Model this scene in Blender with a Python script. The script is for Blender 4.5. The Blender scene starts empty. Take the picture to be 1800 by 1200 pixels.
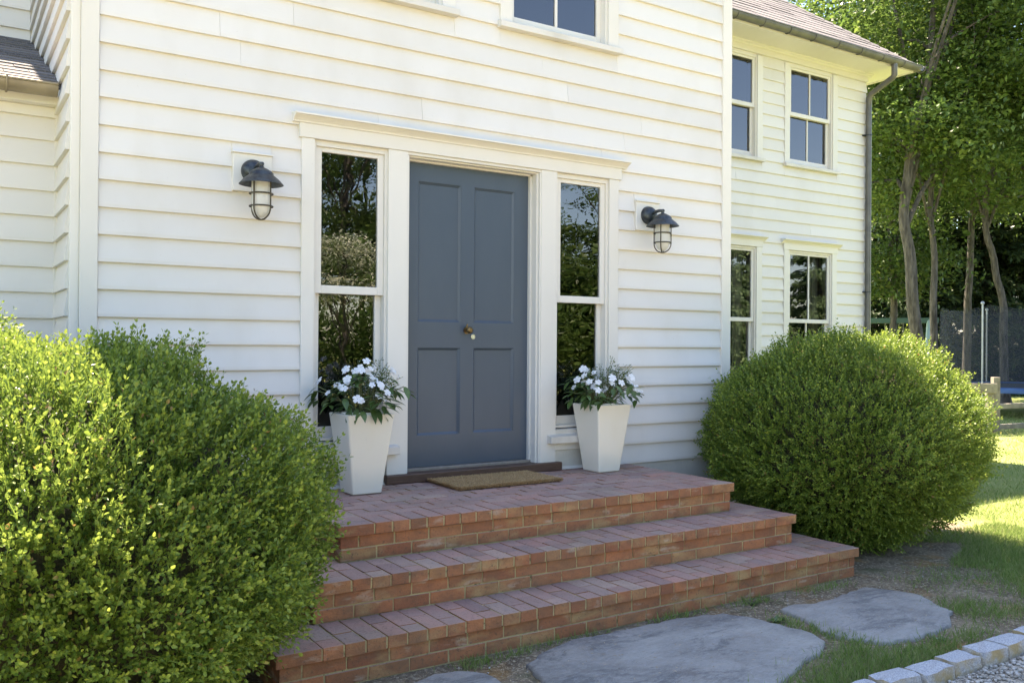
import bpy, bmesh, math, random
import numpy as np
from mathutils import Vector, Matrix
random.seed(7); RNG = np.random.default_rng(11)
S = bpy.context.scene
COL = S.collection
R = math.radians

# ------------------------------------------------------------------ camera
def axes(yaw, pitch, roll):
    f = Vector((math.sin(yaw)*math.cos(pitch), math.cos(yaw)*math.cos(pitch), math.sin(pitch)))
    r = Vector((math.cos(yaw), -math.sin(yaw), 0)); u = r.cross(f)
    c, s = math.cos(roll), math.sin(roll)
    return c*r+s*u, -s*r+c*u, f
CAM = Vector((0, -5.4, 1.5))
cr, cu, cf = axes(.5724125, .00320786, .0069063)
cam_d = bpy.data.cameras.new('camera'); cam_d.sensor_width = 36; cam_d.lens = 1562.86/1800*36
cam_d.clip_start = .05; cam_d.clip_end = 2000
cam = bpy.data.objects.new('camera', cam_d); COL.objects.link(cam); S.camera = cam
cam.matrix_world = Matrix(((cr.x, cu.x, -cf.x, CAM.x), (cr.y, cu.y, -cf.y, CAM.y), (cr.z, cu.z, -cf.z, CAM.z), (0, 0, 0, 1)))

# ------------------------------------------------------------------ sky, sun, exposure
SUN_AZ, SUN_EL = R(-1), R(64)          # azimuth from +Y towards +X
w = bpy.data.worlds.new('World'); S.world = w; w.use_nodes = True
nt = w.node_tree; nt.nodes.clear()
sky = nt.nodes.new('ShaderNodeTexSky'); sky.sky_type = 'NISHITA'; sky.sun_disc = False
sky.sun_elevation = SUN_EL; sky.sun_rotation = SUN_AZ; sky.altitude = 20; sky.air_density = 1.0; sky.dust_density = 0.45; sky.ozone_density = 3.0
bg = nt.nodes.new('ShaderNodeBackground'); bg.inputs[1].default_value = .10
wo = nt.nodes.new('ShaderNodeOutputWorld'); nt.links.new(sky.outputs[0], bg.inputs[0]); nt.links.new(bg.outputs[0], wo.inputs[0])
sl = bpy.data.lights.new('sun', 'SUN'); sl.energy = 5.0; sl.angle = R(.53); sl.color = (1, .92, .80)
so = bpy.data.objects.new('sun', sl); COL.objects.link(so); so.location = (0, 20, 40)
sd = Vector((math.sin(SUN_AZ)*math.cos(SUN_EL), math.cos(SUN_AZ)*math.cos(SUN_EL), math.sin(SUN_EL)))
so.rotation_euler = sd.to_track_quat('Z', 'Y').to_euler()
S.view_settings.view_transform = 'Standard'; S.view_settings.look = 'None'; S.view_settings.gamma = 1
S.view_settings.use_curve_mapping = False; S.view_settings.exposure = 2.64
S.view_settings.use_white_balance = True; S.view_settings.white_balance_temperature = 7550; S.view_settings.white_balance_tint = 16   # the camera's white balance
S.render.engine = 'CYCLES'

# ------------------------------------------------------------------ materials
class NT:
    def __init__(s, name):
        s.m = bpy.data.materials.new(name); s.m.use_nodes = True; s.t = s.m.node_tree; s.t.nodes.clear()
        s.out = s.n('ShaderNodeOutputMaterial')
    def n(s, kind, **k):
        a = s.t.nodes.new(kind)
        for q, v in k.items(): setattr(a, q, v)
        return a
    def l(s, a, b): s.t.links.new(a, b)
    def pos(s, sc=(1, 1, 1)):
        g = s.n('ShaderNodeNewGeometry'); mp = s.n('ShaderNodeMapping'); mp.inputs['Scale'].default_value = sc
        s.l(g.outputs['Position'], mp.inputs[0]); return mp.outputs[0]
    def noise(s, scale, detail=4, sc=(1, 1, 1), rough=.55, dist=0):
        a = s.n('ShaderNodeTexNoise'); a.inputs['Scale'].default_value = scale; a.inputs['Detail'].default_value = detail
        a.inputs['Roughness'].default_value = rough; a.inputs['Distortion'].default_value = dist
        s.l(s.pos(sc), a.inputs['Vector']); return a.outputs[0]
    def ramp(s, fac, a, b, ca=(0, 0, 0, 1), cb=(1, 1, 1, 1)):
        r = s.n('ShaderNodeValToRGB'); r.color_ramp.elements[0].position = a; r.color_ramp.elements[1].position = b
        r.color_ramp.elements[0].color = ca; r.color_ramp.elements[1].color = cb
        s.l(fac, r.inputs[0]); return r.outputs[0]
    def mix(s, fac, a, b, mode='MIX'):
        x = s.n('ShaderNodeMix', data_type='RGBA', blend_type=mode)
        for i, v in ((0, fac), (6, a), (7, b)):
            if isinstance(v, (int, float)): x.inputs[i].default_value = v
            elif isinstance(v, tuple): x.inputs[i].default_value = (*v[:3], 1)
            else: s.l(v, x.inputs[i])
        return x.outputs[2]
    def math(s, op, a, b=0.0):
        x = s.n('ShaderNodeMath', operation=op)
        for i, v in ((0, a), (1, b)):
            if isinstance(v, (int, float)): x.inputs[i].default_value = v
            else: s.l(v, x.inputs[i])
        return x.outputs[0]
    def bump(s, h, strength, dist=.01):
        b = s.n('ShaderNodeBump'); b.inputs['Strength'].default_value = strength; b.inputs['Distance'].default_value = dist
        s.l(h, b.inputs['Height']); return b.outputs[0]
    def bsdf(s, col, rough=.6, normal=None, metal=0, spec=.5):
        p = s.n('ShaderNodeBsdfPrincipled')
        if isinstance(col, tuple): p.inputs['Base Color'].default_value = (*col[:3], 1)
        else: s.l(col, p.inputs['Base Color'])
        if isinstance(rough, (int, float)): p.inputs['Roughness'].default_value = rough
        else: s.l(rough, p.inputs['Roughness'])
        p.inputs['Metallic'].default_value = metal; p.inputs['Specular IOR Level'].default_value = spec
        if normal is not None: s.l(normal, p.inputs['Normal'])
        return p.outputs[0]
    def done(s, sh): s.l(sh, s.out.inputs[0]); return s.m
    def orand(s): return s.n('ShaderNodeObjectInfo').outputs['Random']
    def attr(s, name): return s.n('ShaderNodeAttribute', attribute_name=name).outputs['Fac']

def simple(name, c1, c2=None, scale=6, rough=.6, bump=0, bscale=60, bdist=.004, sc=(1, 1, 1), metal=0, spec=.5):
    t = NT(name); col = c1
    if c2: col = t.mix(t.ramp(t.noise(scale, 5, sc), .35, .68), c1, c2)
    nm = t.bump(t.noise(bscale, 4, sc), bump, bdist) if bump else None
    return t.done(t.bsdf(col, rough, nm, metal, spec))

def m_paint(name, base, stain, amt=.35):
    t = NT(name)
    a = t.mix(t.math('MULTIPLY', t.ramp(t.noise(2.2, 6, (1, 1, .5)), .5, .78), amt), base, stain)
    v = t.math('ADD', t.math('MULTIPLY', t.orand(), .07), .95)
    x = t.n('ShaderNodeHueSaturation'); t.l(a, x.inputs['Color']); t.l(v, x.inputs['Value'])
    speck = t.ramp(t.noise(70, 2), .73, .78)
    c = t.mix(t.math('MULTIPLY', speck, .30), x.outputs[0], (.35, .30, .2))
    grain = t.noise(9, 5, (1.5, 14, 14))
    return t.done(t.bsdf(c, .48, t.bump(grain, .10, .004), 0, .35))
PAINT = m_paint('white_siding_paint', (.68, .652, .605), (.57, .53, .45), .5)
TRIM = m_paint('cream_trim_paint', (.69, .662, .605), (.60, .55, .45), .35)
WEATH = m_paint('weathered_sill_paint', (.64, .61, .56), (.40, .375, .31), .8)
FOUND = simple('painted_foundation', (.60, .57, .50), (.48, .46, .40), 3, .7, .3, 40, .006)

def m_door():
    t = NT('slate_blue_door_paint')
    c = t.mix(t.ramp(t.noise(3, 5, (1, 1, .3)), .4, .7), (.054, .076, .104), (.064, .087, .115))
    return t.done(t.bsdf(c, .38, t.bump(t.noise(30, 4, (8, 8, .6)), .18, .003), 0, .5))
DOOR = m_door()

def m_brick(name, island=False):
    t = NT(name)
    g = t.n('ShaderNodeNewGeometry'); rnd = g.outputs['Random Per Island'] if island else t.orand()
    def pal(cols):
        r = t.n('ShaderNodeValToRGB'); e = r.color_ramp.elements
        e[0].position, e[0].color = cols[0][0], (*cols[0][1], 1); e[1].position, e[1].color = cols[-1][0], (*cols[-1][1], 1)
        for p, c in cols[1:-1]:
            q = e.new(p); q.color = (*c, 1)
        t.l(rnd, r.inputs[0]); return r.outputs[0]
    side = pal([(0, (.35, .130, .058)), (.2, (.41, .170, .076)), (.4, (.28, .100, .050)), (.6, (.38, .190, .086)), (.8, (.43, .165, .074)), (1, (.34, .145, .066))])
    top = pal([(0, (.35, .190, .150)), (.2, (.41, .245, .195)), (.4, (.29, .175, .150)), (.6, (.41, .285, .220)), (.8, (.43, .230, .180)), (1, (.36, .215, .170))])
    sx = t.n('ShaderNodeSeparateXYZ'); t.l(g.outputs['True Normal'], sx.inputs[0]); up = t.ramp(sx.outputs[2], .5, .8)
    # fired face on the sides
    a = t.mix(t.math('MULTIPLY', t.ramp(t.noise(8, 7, (1, 1, 1.6), .65), .40, .68), .70), side, (.165, .09, .052))
    a = t.mix(t.math('MULTIPLY', t.ramp(t.noise(4.5, 7, (1, 1, 2)), .52, .70), .62), a, (.44, .31, .14))
    a = t.mix(t.math('MULTIPLY', t.ramp(t.noise(8.5, 6, (.7, .7, 2.2)), .60, .74), .60), a, (.52, .45, .35))
    # greyer, paler palette on upward-facing sides
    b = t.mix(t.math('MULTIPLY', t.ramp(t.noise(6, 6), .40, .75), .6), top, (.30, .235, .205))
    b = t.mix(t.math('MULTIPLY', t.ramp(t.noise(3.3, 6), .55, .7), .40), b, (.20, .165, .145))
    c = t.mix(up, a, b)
    c = t.mix(t.math('MULTIPLY', t.ramp(t.noise(75, 3), .58, .70), .6), c, (.10, .07, .05))
    c = t.mix(t.math('MULTIPLY', t.ramp(t.noise(1.9, 8, (1, 1, 1), .7), .52, .68), .40), c, (.17, .13, .085))
    h = t.math('ADD', t.noise(55, 5), t.math('MULTIPLY', t.noise(260, 2), .4))
    return t.done(t.bsdf(c, .8, t.bump(h, .65, .007), 0, .3))
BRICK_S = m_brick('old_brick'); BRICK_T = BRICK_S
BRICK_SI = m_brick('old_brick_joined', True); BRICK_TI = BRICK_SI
def m_mortar():
    t = NT('old_lime_mortar')
    c = t.mix(t.ramp(t.noise(9, 6), .35, .7), (.46, .37, .19), (.31, .25, .13))
    c = t.mix(t.ramp(t.noise(30, 4), .58, .72), c, (.10, .10, .05))
    return t.done(t.bsdf(c, .95, t.bump(t.noise(120, 4), .7, .006), 0, .2))
MORTAR = m_mortar()
def m_stone():
    t = NT('bluestone')
    c = t.mix(t.ramp(t.noise(2.1, 9, (1, 1.5, 1), .70, .5), .38, .66), (.20, .19, .175), (.335, .32, .29))
    c = t.mix(t.math('MULTIPLY', t.ramp(t.noise(1.7, 10, (1, 2.6, 1), .76, .8), .52, .60), .85), c, (.125, .122, .118))
    c = t.mix(t.math('MULTIPLY', t.ramp(t.noise(2.9, 8, (1, 1.3, 1), .7), .57, .70), .45), c, (.31, .245, .195))
    c = t.mix(t.math('MULTIPLY', t.ramp(t.noise(26, 7, (1, 2.2, 1), .75), .50, .66), .55), c, (.33, .335, .33))
    c = t.mix(t.math('MULTIPLY', t.ramp(t.noise(34, 6, (1, 3.0, 1), .75), .56, .66), .6), c, (.12, .12, .118))
    c = t.mix(t.math('MULTIPLY', t.ramp(t.noise(210, 2), .60, .7), .35), c, (.42, .42, .41))
    h = t.math('ADD', t.noise(5, 9, (1, 2, 1), .72, .5), t.math('MULTIPLY', t.noise(110, 3), .2))
    return t.done(t.bsdf(c, .8, t.bump(h, .65, .016), 0, .25))
STONE = m_stone()
def m_granite():
    t = NT('granite_sett')
    c = t.mix(t.ramp(t.noise(160, 2), .4, .62), (.26, .275, .30), (.47, .48, .49))
    sx = t.n('ShaderNodeSeparateXYZ'); t.l(t.n('ShaderNodeNewGeometry').outputs['True Normal'], sx.inputs[0])
    c = t.mix(t.math('MULTIPLY', t.ramp(t.noise(9, 6), .38, .6), t.ramp(sx.outputs[2], .35, .75, (1, 1, 1, 1), (0, 0, 0, 1))), c, (.36, .28, .15))
    return t.done(t.bsdf(c, .8, t.bump(t.noise(70, 4), .7, .008), 0, .3))
GRANITE = m_granite()
def m_soil():
    t = NT('dry_garden_soil')
    c = t.mix(t.ramp(t.noise(5, 7), .35, .68), (.155, .115, .078), (.31, .25, .175))
    c = t.mix(t.ramp(t.noise(45, 4), .52, .66), c, (.47, .40, .29))
    c = t.mix(t.math('MULTIPLY', t.ramp(t.noise(2.6, 5), .56, .68), .75), c, (.42, .225, .07))
    c = t.mix(t.math('MULTIPLY', t.ramp(t.noise(3.7, 5, (1, 1.2, 1)), .58, .7), .6), c, (.075, .095, .03))
    return t.done(t.bsdf(c, .95, t.bump(t.math('ADD', t.noise(30, 6), t.noise(120, 3)), .9, .02), 0, .15))
SOIL = m_soil()
def m_lawn():
    t = NT('mown_lawn')
    c = t.mix(t.ramp(t.noise(1.2, 6), .35, .7), (.125, .19, .04), (.29, .32, .11))
    c = t.mix(t.ramp(t.noise(70, 4), .5, .7), c, (.38, .35, .18))
    return t.done(t.bsdf(c, .95, t.bump(t.noise(160, 3), .8, .02), 0, .1))
LAWN = m_lawn()
def m_gravel():
    t = NT('gravel')
    v = t.n('ShaderNodeTexVoronoi'); v.inputs['Scale'].default_value = 75; t.l(t.pos(), v.inputs['Vector'])
    g = t.n('ShaderNodeSeparateColor'); t.l(v.outputs['Color'], g.inputs[0])
    c = t.mix(g.outputs[0], (.38, .33, .26), (.62, .56, .46)); c = t.mix(t.ramp(v.outputs['Distance'], .3, .7), c, (.10, .09, .075))
    return t.done(t.bsdf(c, .85, t.bump(v.outputs['Distance'], -.9, .02), 0, .3))
GRAVEL = m_gravel()
def m_pebble():
    t = NT('pebble'); r = t.n('ShaderNodeNewGeometry').outputs['Random Per Island']
    c = t.mix(r, (.20, .18, .15), (.52, .50, .46)); c = t.mix(t.ramp(t.noise(200, 2), .5, .7), c, (.3, .24, .18))
    return t.done(t.bsdf(c, .75))
PEBBLE = m_pebble()

def m_leaf(name, dark, light, tip, brown=None, transl=.35, rough=.42, spec=.4):
    t = NT(name)
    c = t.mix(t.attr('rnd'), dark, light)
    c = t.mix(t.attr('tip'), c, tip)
    if brown: c = t.mix(t.ramp(t.attr('rnd'), .985, .99), c, brown)
    p = t.bsdf(c, rough, None, 0, spec)
    tr = t.n('ShaderNodeBsdfTranslucent'); hs = t.n('ShaderNodeHueSaturation'); hs.inputs['Value'].default_value = 1.25
    hs.inputs['Saturation'].default_value = .95; t.l(c, hs.inputs['Color']); t.l(hs.outputs[0], tr.inputs[0])
    x = t.n('ShaderNodeMixShader'); x.inputs[0].default_value = transl; t.l(p, x.inputs[1]); t.l(tr.outputs[0], x.inputs[2])
    return t.done(x.outputs[0])
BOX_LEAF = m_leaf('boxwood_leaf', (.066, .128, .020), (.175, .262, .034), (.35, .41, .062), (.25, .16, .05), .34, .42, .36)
LOCUST = m_leaf('locust_leaf', (.034, .078, .016), (.100, .165, .030), (.25, .30, .06), None, .44)
MAPLE = m_leaf('maple_leaf', (.028, .068, .016), (.080, .138, .028), (.21, .25, .055), None, .42)
SPRUCE = m_leaf('evergreen_needle', (.016, .034, .014), (.036, .062, .024), (.07, .105, .04), None, .15, .6, .2)
BLUESPRUCE = m_leaf('blue_spruce_needle', (.075, .14, .075), (.16, .25, .13), (.28, .38, .18), None, .25, .6, .2)
DOGWOOD = m_leaf('dogwood_leaf', (.07, .13, .03), (.13, .20, .05), (.80, .80, .68), None, .3)
GRASS = m_leaf('grass_blade', (.075, .155, .024), (.17, .26, .05), (.42, .41, .20), None, .35, .6, .2)
LITTER = m_leaf('dry_needle_litter', (.30, .215, .12), (.58, .47, .31), (.18, .12, .065), None, .0, .8, .2)
def m_objleaf():
    t = NT('planter_leaf')
    c = t.mix(t.orand(), (.040, .090, .022), (.11, .175, .042))
    c = t.mix(t.ramp(t.noise(80, 3), .45, .7), c, (.045, .085, .025))
    p = t.bsdf(c, .36, t.bump(t.noise(160, 3), .15, .003), 0, .5)
    tr = t.n('ShaderNodeBsdfTranslucent'); tr.inputs[0].default_value = (.10, .17, .03, 1)
    x = t.n('ShaderNodeMixShader'); x.inputs[0].default_value = .22; t.l(p, x.inputs[1]); t.l(tr.outputs[0], x.inputs[2])
    return t.done(x.outputs[0])
PLEAF = m_objleaf()
def m_petal():
    t = NT('white_petal'); p = t.bsdf((.86, .86, .85), .5)
    tr = t.n('ShaderNodeBsdfTranslucent'); tr.inputs[0].default_value = (.8, .8, .78, 1)
    x = t.n('ShaderNodeMixShader'); x.inputs[0].default_value = .3; t.l(p, x.inputs[1]); t.l(tr.outputs[0], x.inputs[2])
    return t.done(x.outputs[0])
PETAL = m_petal()
STEM = simple('green_stem', (.09, .13, .04), (.13, .12, .05), 30, .6)
BARK = simple('grey_brown_bark', (.045, .038, .032), (.15, .13, .11), 16, .95, 1.0, 26, .05, (1, 1, .22))
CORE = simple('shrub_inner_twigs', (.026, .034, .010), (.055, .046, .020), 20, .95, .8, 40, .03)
def m_glass():
    t = NT('window_glass')
    wav = t.bump(t.noise(2.6, 2), .022, .05)
    fr = t.n('ShaderNodeFresnel'); fr.inputs['IOR'].default_value = 2.15; t.l(wav, fr.inputs['Normal'])
    tr = t.n('ShaderNodeBsdfTransparent'); tr.inputs[0].default_value = (.62, .66, .64, 1)
    gl = t.n('ShaderNodeBsdfGlossy'); gl.inputs['Roughness'].default_value = .006; t.l(wav, gl.inputs['Normal'])
    x = t.n('ShaderNodeMixShader'); t.l(fr.outputs[0], x.inputs[0]); t.l(tr.outputs[0], x.inputs[1]); t.l(gl.outputs[0], x.inputs[2])
    return t.done(x.outputs[0])
GLASS = m_glass()
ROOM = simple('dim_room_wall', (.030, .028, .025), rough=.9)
CURT = simple('pale_curtain', (.42, .43, .40), (.33, .34, .32), 9, .9, .0)
def m_shingle():
    t = NT('asphalt_shingle')
    c = t.mix(t.orand(), (.075, .072, .074), (.150, .143, .143))
    c = t.mix(t.ramp(t.noise(260, 2), .45, .65), c, (.22, .21, .21)); c = t.mix(t.math('MULTIPLY', t.ramp(t.noise(1.6, 5), .5, .7), .4), c, (.11, .105, .10))
    return t.done(t.bsdf(c, .92, t.bump(t.noise(300, 2), .6, .004), 0, .2))
SHINGLE = m_shingle()
ZINC = simple('weathered_grey_gutter', (.10, .10, .095), (.155, .15, .135), 6, .45, .15, 40, .003, (1, 1, 1), .35)
COPPER = simple('tarnished_brown_gutter', (.20, .165, .115), (.30, .25, .17), 7, .5, .2, 60, .003, (1, 1, 1), .3)
BRONZE = simple('dark_verdigris_bronze', (.028, .032, .040), (.075, .090, .095), 38, .42, .25, 80, .003, (1, 1, 1), .55)
CAGE = simple('brown_cage_bronze', (.06, .05, .036), (.10, .085, .06), 40, .5, .2, 80, .002, (1, 1, 1), .5)
def m_jar():
    t = NT('ribbed_frosted_glass'); p = t.bsdf((.80, .79, .76), .25, t.bump(t.noise(120, 2, (1, 1, .1)), .2, .003), 0, .5)
    tr = t.n('ShaderNodeBsdfTranslucent'); tr.inputs[0].default_value = (.85, .83, .76, 1)
    x = t.n('ShaderNodeMixShader'); x.inputs[0].default_value = .45; t.l(p, x.inputs[1]); t.l(tr.outputs[0], x.inputs[2])
    return t.done(x.outputs[0])
JAR = m_jar()
POT = m_paint('glazed_cream_planter', (.80, .74, .62), (.70, .60, .42), .5)
DIRT = simple('potting_soil', (.03, .022, .015), (.06, .045, .03), 30, .95, .8, 60, .01)
THRESH = simple('dark_stained_threshold', (.075, .038, .024), (.12, .065, .042), 12, .45, .25, 30, .004, (1, 8, 8))
BRASS = simple('aged_brass', (.30, .20, .08), (.16, .10, .05), 60, .35, .1, 80, .002, (1, 1, 1), .85)
CHROME = simple('bright_steel', (.75, .75, .73), rough=.25, metal=.8)
COIR = m_leaf('coir_fibre', (.40, .235, .105), (.60, .39, .19), (.70, .50, .28), None, .05, .85, .15)
COIRB = simple('coir_backing', (.14, .085, .04), (.22, .14, .07), 60, .95, .8, 90, .01)
TIMBER = simple('weathered_grey_timber', (.17, .15, .115), (.29, .26, .20), 6, .9, .6, 30, .01, (1, 1, 1))
BLUEPAD = simple('blue_trampoline_pad', (.03, .085, .20), (.04, .11, .24), 6, .5)
BLACKMAT = simple('black_jump_mat', (.02, .022, .026), rough=.7)
STEEL = simple('galvanised_pole', (.42, .44, .46), (.34, .36, .38), 20, .4, metal=.5)
GREENP = simple('green_painted_beam', (.03, .085, .065), (.04, .10, .08), 9, .5)
def m_net():
    t = NT('dark_safety_net'); p = t.bsdf((.035, .045, .06), .8)
    tr = t.n('ShaderNodeBsdfTransparent'); x = t.n('ShaderNodeMixShader'); x.inputs[0].default_value = .70
    t.l(p, x.inputs[1]); t.l(tr.outputs[0], x.inputs[2]); return t.done(x.outputs[0])
NET = m_net()

# ------------------------------------------------------------------ mesh helpers
def tag(o, label=None, cat=None, group=None, kind=None):
    if label: o['label'] = label
    if cat: o['category'] = cat
    if group: o['group'] = group
    if kind: o['kind'] = kind
    return o
def empty(name, loc=(0, 0, 0), **k):
    o = bpy.data.objects.new(name, None); COL.objects.link(o); o.location = loc; o.empty_display_size = .1
    return tag(o, **k)
def link(name, me, parent=None, loc=None):
    o = bpy.data.objects.new(name, me); COL.objects.link(o)
    if parent is not None:
        o.parent = parent
        pw = WORLD.get(parent.name, Vector((0, 0, 0)))
        o.location = (Vector(loc) - pw) if loc is not None else -pw
        WORLD[o.name] = Vector(loc) if loc is not None else Vector((0, 0, 0))
    else:
        if loc is not None: o.location = loc
        WORLD[o.name] = Vector(loc) if loc is not None else Vector((0, 0, 0))
    return o
WORLD = {}
def thing(name, loc, label, cat, group=None):
    o = empty(name, loc, label=label, cat=cat, group=group); WORLD[o.name] = Vector(loc); return o
class MB:
    def __init__(s): s.v = []; s.f = []; s.sm = []
    def add(s, v, f, smooth=False):
        b = len(s.v); s.v += [tuple(p) for p in v]; s.f += [tuple(i+b for i in q) for q in f]; s.sm += [smooth]*len(f); return s
    def box(s, x0, x1, y0, y1, z0, z1):
        v = [(x, y, z) for z in (z0, z1) for y in (y0, y1) for x in (x0, x1)]
        return s.add(v, [(0, 2, 3, 1), (4, 5, 7, 6), (0, 1, 5, 4), (1, 3, 7, 5), (3, 2, 6, 7), (2, 0, 4, 6)])
    def prism_x(s, prof, x0, x1):            # prof: list of (y,z), counter-clockwise seen from +x
        n = len(prof); v = [(x0, y, z) for y, z in prof]+[(x1, y, z) for y, z in prof]
        f = [(i, (i+1) % n, n+(i+1) % n, n+i) for i in range(n)]
        return s.add(v, [tuple(reversed(q)) for q in f]+[tuple(range(n)), tuple(range(2*n-1, n-1, -1))])
    def prism_y(s, prof, y0, y1):
        n = len(prof); v = [(x, y0, z) for x, z in prof]+[(x, y1, z) for x, z in prof]
        return s.add(v, [(i, (i+1) % n, n+(i+1) % n, n+i) for i in range(n)]+[tuple(range(n-1, -1, -1)), tuple(range(n, 2*n))])
    def tube(s, pts, rad, n=10, cap=True, smooth=True):
        pts = [Vector(p) for p in pts]
        rad = rad if isinstance(rad, (list, tuple)) else [rad]*len(pts)
        v = []; f = []; ref = Vector((.31, .95, .05)).normalized()
        for i, p in enumerate(pts):
            d = (pts[min(i+1, len(pts)-1)]-pts[max(i-1, 0)]).normalized()
            a = d.cross(ref)
            if a.length < .1: a = d.cross(Vector((1, 0, 0)))
            a.normalize(); b = d.cross(a)
            for k in range(n):
                t = 2*math.pi*k/n; v.append(p+rad[i]*(math.cos(t)*a+math.sin(t)*b))
        for i in range(len(pts)-1):
            for k in range(n): f.append((i*n+k, i*n+(k+1) % n, (i+1)*n+(k+1) % n, (i+1)*n+k))
        s.add(v, f, smooth)
        if cap:
            m = len(v)-n; s.add([v[k] for k in range(n)], [tuple(range(n-1, -1, -1))]); s.add([v[m+k] for k in range(n)], [tuple(range(n))])
        return s
    def lathe(s, prof, c=(0, 0, 0), n=24, smooth=True):     # prof: (r,z)
        v = []; f = []
        for r, z in prof:
            for k in range(n):
                t = 2*math.pi*k/n; v.append((c[0]+r*math.cos(t), c[1]+r*math.sin(t), c[2]+z))
        for i in range(len(prof)-1):
            for k in range(n): f.append((i*n+k, i*n+(k+1) % n, (i+1)*n+(k+1) % n, (i+1)*n+k))
        return s.add(v, f, smooth)
    def mesh(s, name, mat):
        me = bpy.data.meshes.new(name); me.from_pydata(s.v, [], s.f); me.materials.append(mat)
        me.polygons.foreach_set('use_smooth', s.sm); me.validate(); me.update(); return me
    def build(s, name, mat, parent=None, origin=None, bevel=0):
        if origin is not None:
            o = Vector(origin); s.v = [tuple(Vector(p)-o) for p in s.v]
        ob = link(name, s.mesh(name, mat), parent, origin)
        if bevel:
            m = ob.modifiers.new('bevel', 'BEVEL'); m.width = bevel; m.segments = 2; m.limit_method = 'ANGLE'
        return ob
def box(name, x0, x1, y0, y1, z0, z1, mat, parent=None, bevel=.003):
    c = ((x0+x1)/2, (y0+y1)/2, z0)
    return MB().box(x0, x1, y0, y1, z0, z1).build(name, mat, parent, c, bevel)

def np_mesh(name, V, F, mat, attrs=None, smooth=False):
    """V (n,3) float, F (m,k) int with k constant"""
    me = bpy.data.meshes.new(name); n = len(V); m, k = F.shape
    me.vertices.add(n); me.vertices.foreach_set('co', np.ascontiguousarray(V, np.float32).ravel())
    me.loops.add(m*k); me.loops.foreach_set('vertex_index', np.ascontiguousarray(F, np.int32).ravel())
    me.polygons.add(m); me.polygons.foreach_set('loop_start', np.arange(0, m*k, k, dtype=np.int32))
    me.polygons.foreach_set('loop_total', np.full(m, k, np.int32))
    if smooth: me.polygons.foreach_set('use_smooth', np.ones(m, bool))
    me.materials.append(mat)
    for an, av in (attrs or {}).items():
        a = me.attributes.new(an, 'FLOAT', 'POINT'); a.data.foreach_set('value', np.ascontiguousarray(av, np.float32))
    me.update(calc_edges=True); me.validate(); return me
def unit(a): return a/np.maximum(np.linalg.norm(a, axis=-1, keepdims=True), 1e-9)
def leaf_arrays(P, D, N, L, W, fold=.18, hexa=True):
    """leaves at P pointing along D with normal N; L,W per leaf"""
    n = len(P); D = unit(D); Sd = unit(np.cross(D, N)); N = np.cross(Sd, D)
    L = np.broadcast_to(np.asarray(L, float), (n,))[:, None]; W = np.broadcast_to(np.asarray(W, float), (n,))[:, None]
    if hexa:
        T = [(0, 0, 0), (.32, .5, 1), (.74, .40, 1), (1, 0, 0), (.74, -.40, 1), (.32, -.5, 1)]
        F = np.array([(0, 1, 2, 3), (0, 3, 4, 5)])
    else:
        T = [(0, 0, 0), (.45, .5, 1), (1, 0, 0), (.45, -.5, 1)]; F = np.array([(0, 1, 2), (0, 2, 3)])
    V = np.stack([P+D*L*a+Sd*W*b+N*W*fold*c for a, b, c in T], 1)
    k = len(T); FF = (np.arange(n)[:, None, None]*k+F[None]).reshape(-1, F.shape[1])
    return V.reshape(-1, 3), FF, k

# ------------------------------------------------------------------ ground
def sheet(name, pts, z, mat):
    me = bpy.data.meshes.new(name); me.from_pydata([(x, y, z) for x, y in pts], [], [tuple(range(len(pts)))]); me.materials.append(mat)
    return tag(link(name, me), kind='structure')
sheet('lawn', [(-400, -400), (400, -400), (400, 400), (-400, 400)], -.012, LAWN)
sheet('soil_bed', [(-3, .5), (-3, -3.02), (5.25, -3.02), (5.55, -2.62), (5.85, -2.28), (6.1, -1.98), (6.5, -1.8), (7.2, -1.35), (7.5, -.4), (7.6, .5), (7.6, 2.6), (5, 2.6), (5, .5)], -.002, SOIL)
sheet('gravel_drive', [(-14, -3.09), (-14, -11.5), (13.5, -11.5), (12.5, -7.5), (10, -4.0), (7.5, -3.09)], -.006, GRAVEL)

# ------------------------------------------------------------------ house
Z0, DZ = 3.3138, .15237                 # clapboard butt lines: Z0 - k*DZ
house = thing('house', (3.1, 0, 0), 'white clapboard house with slate blue front door and brick entry steps', 'house')
rd = random.Random(5)
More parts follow.
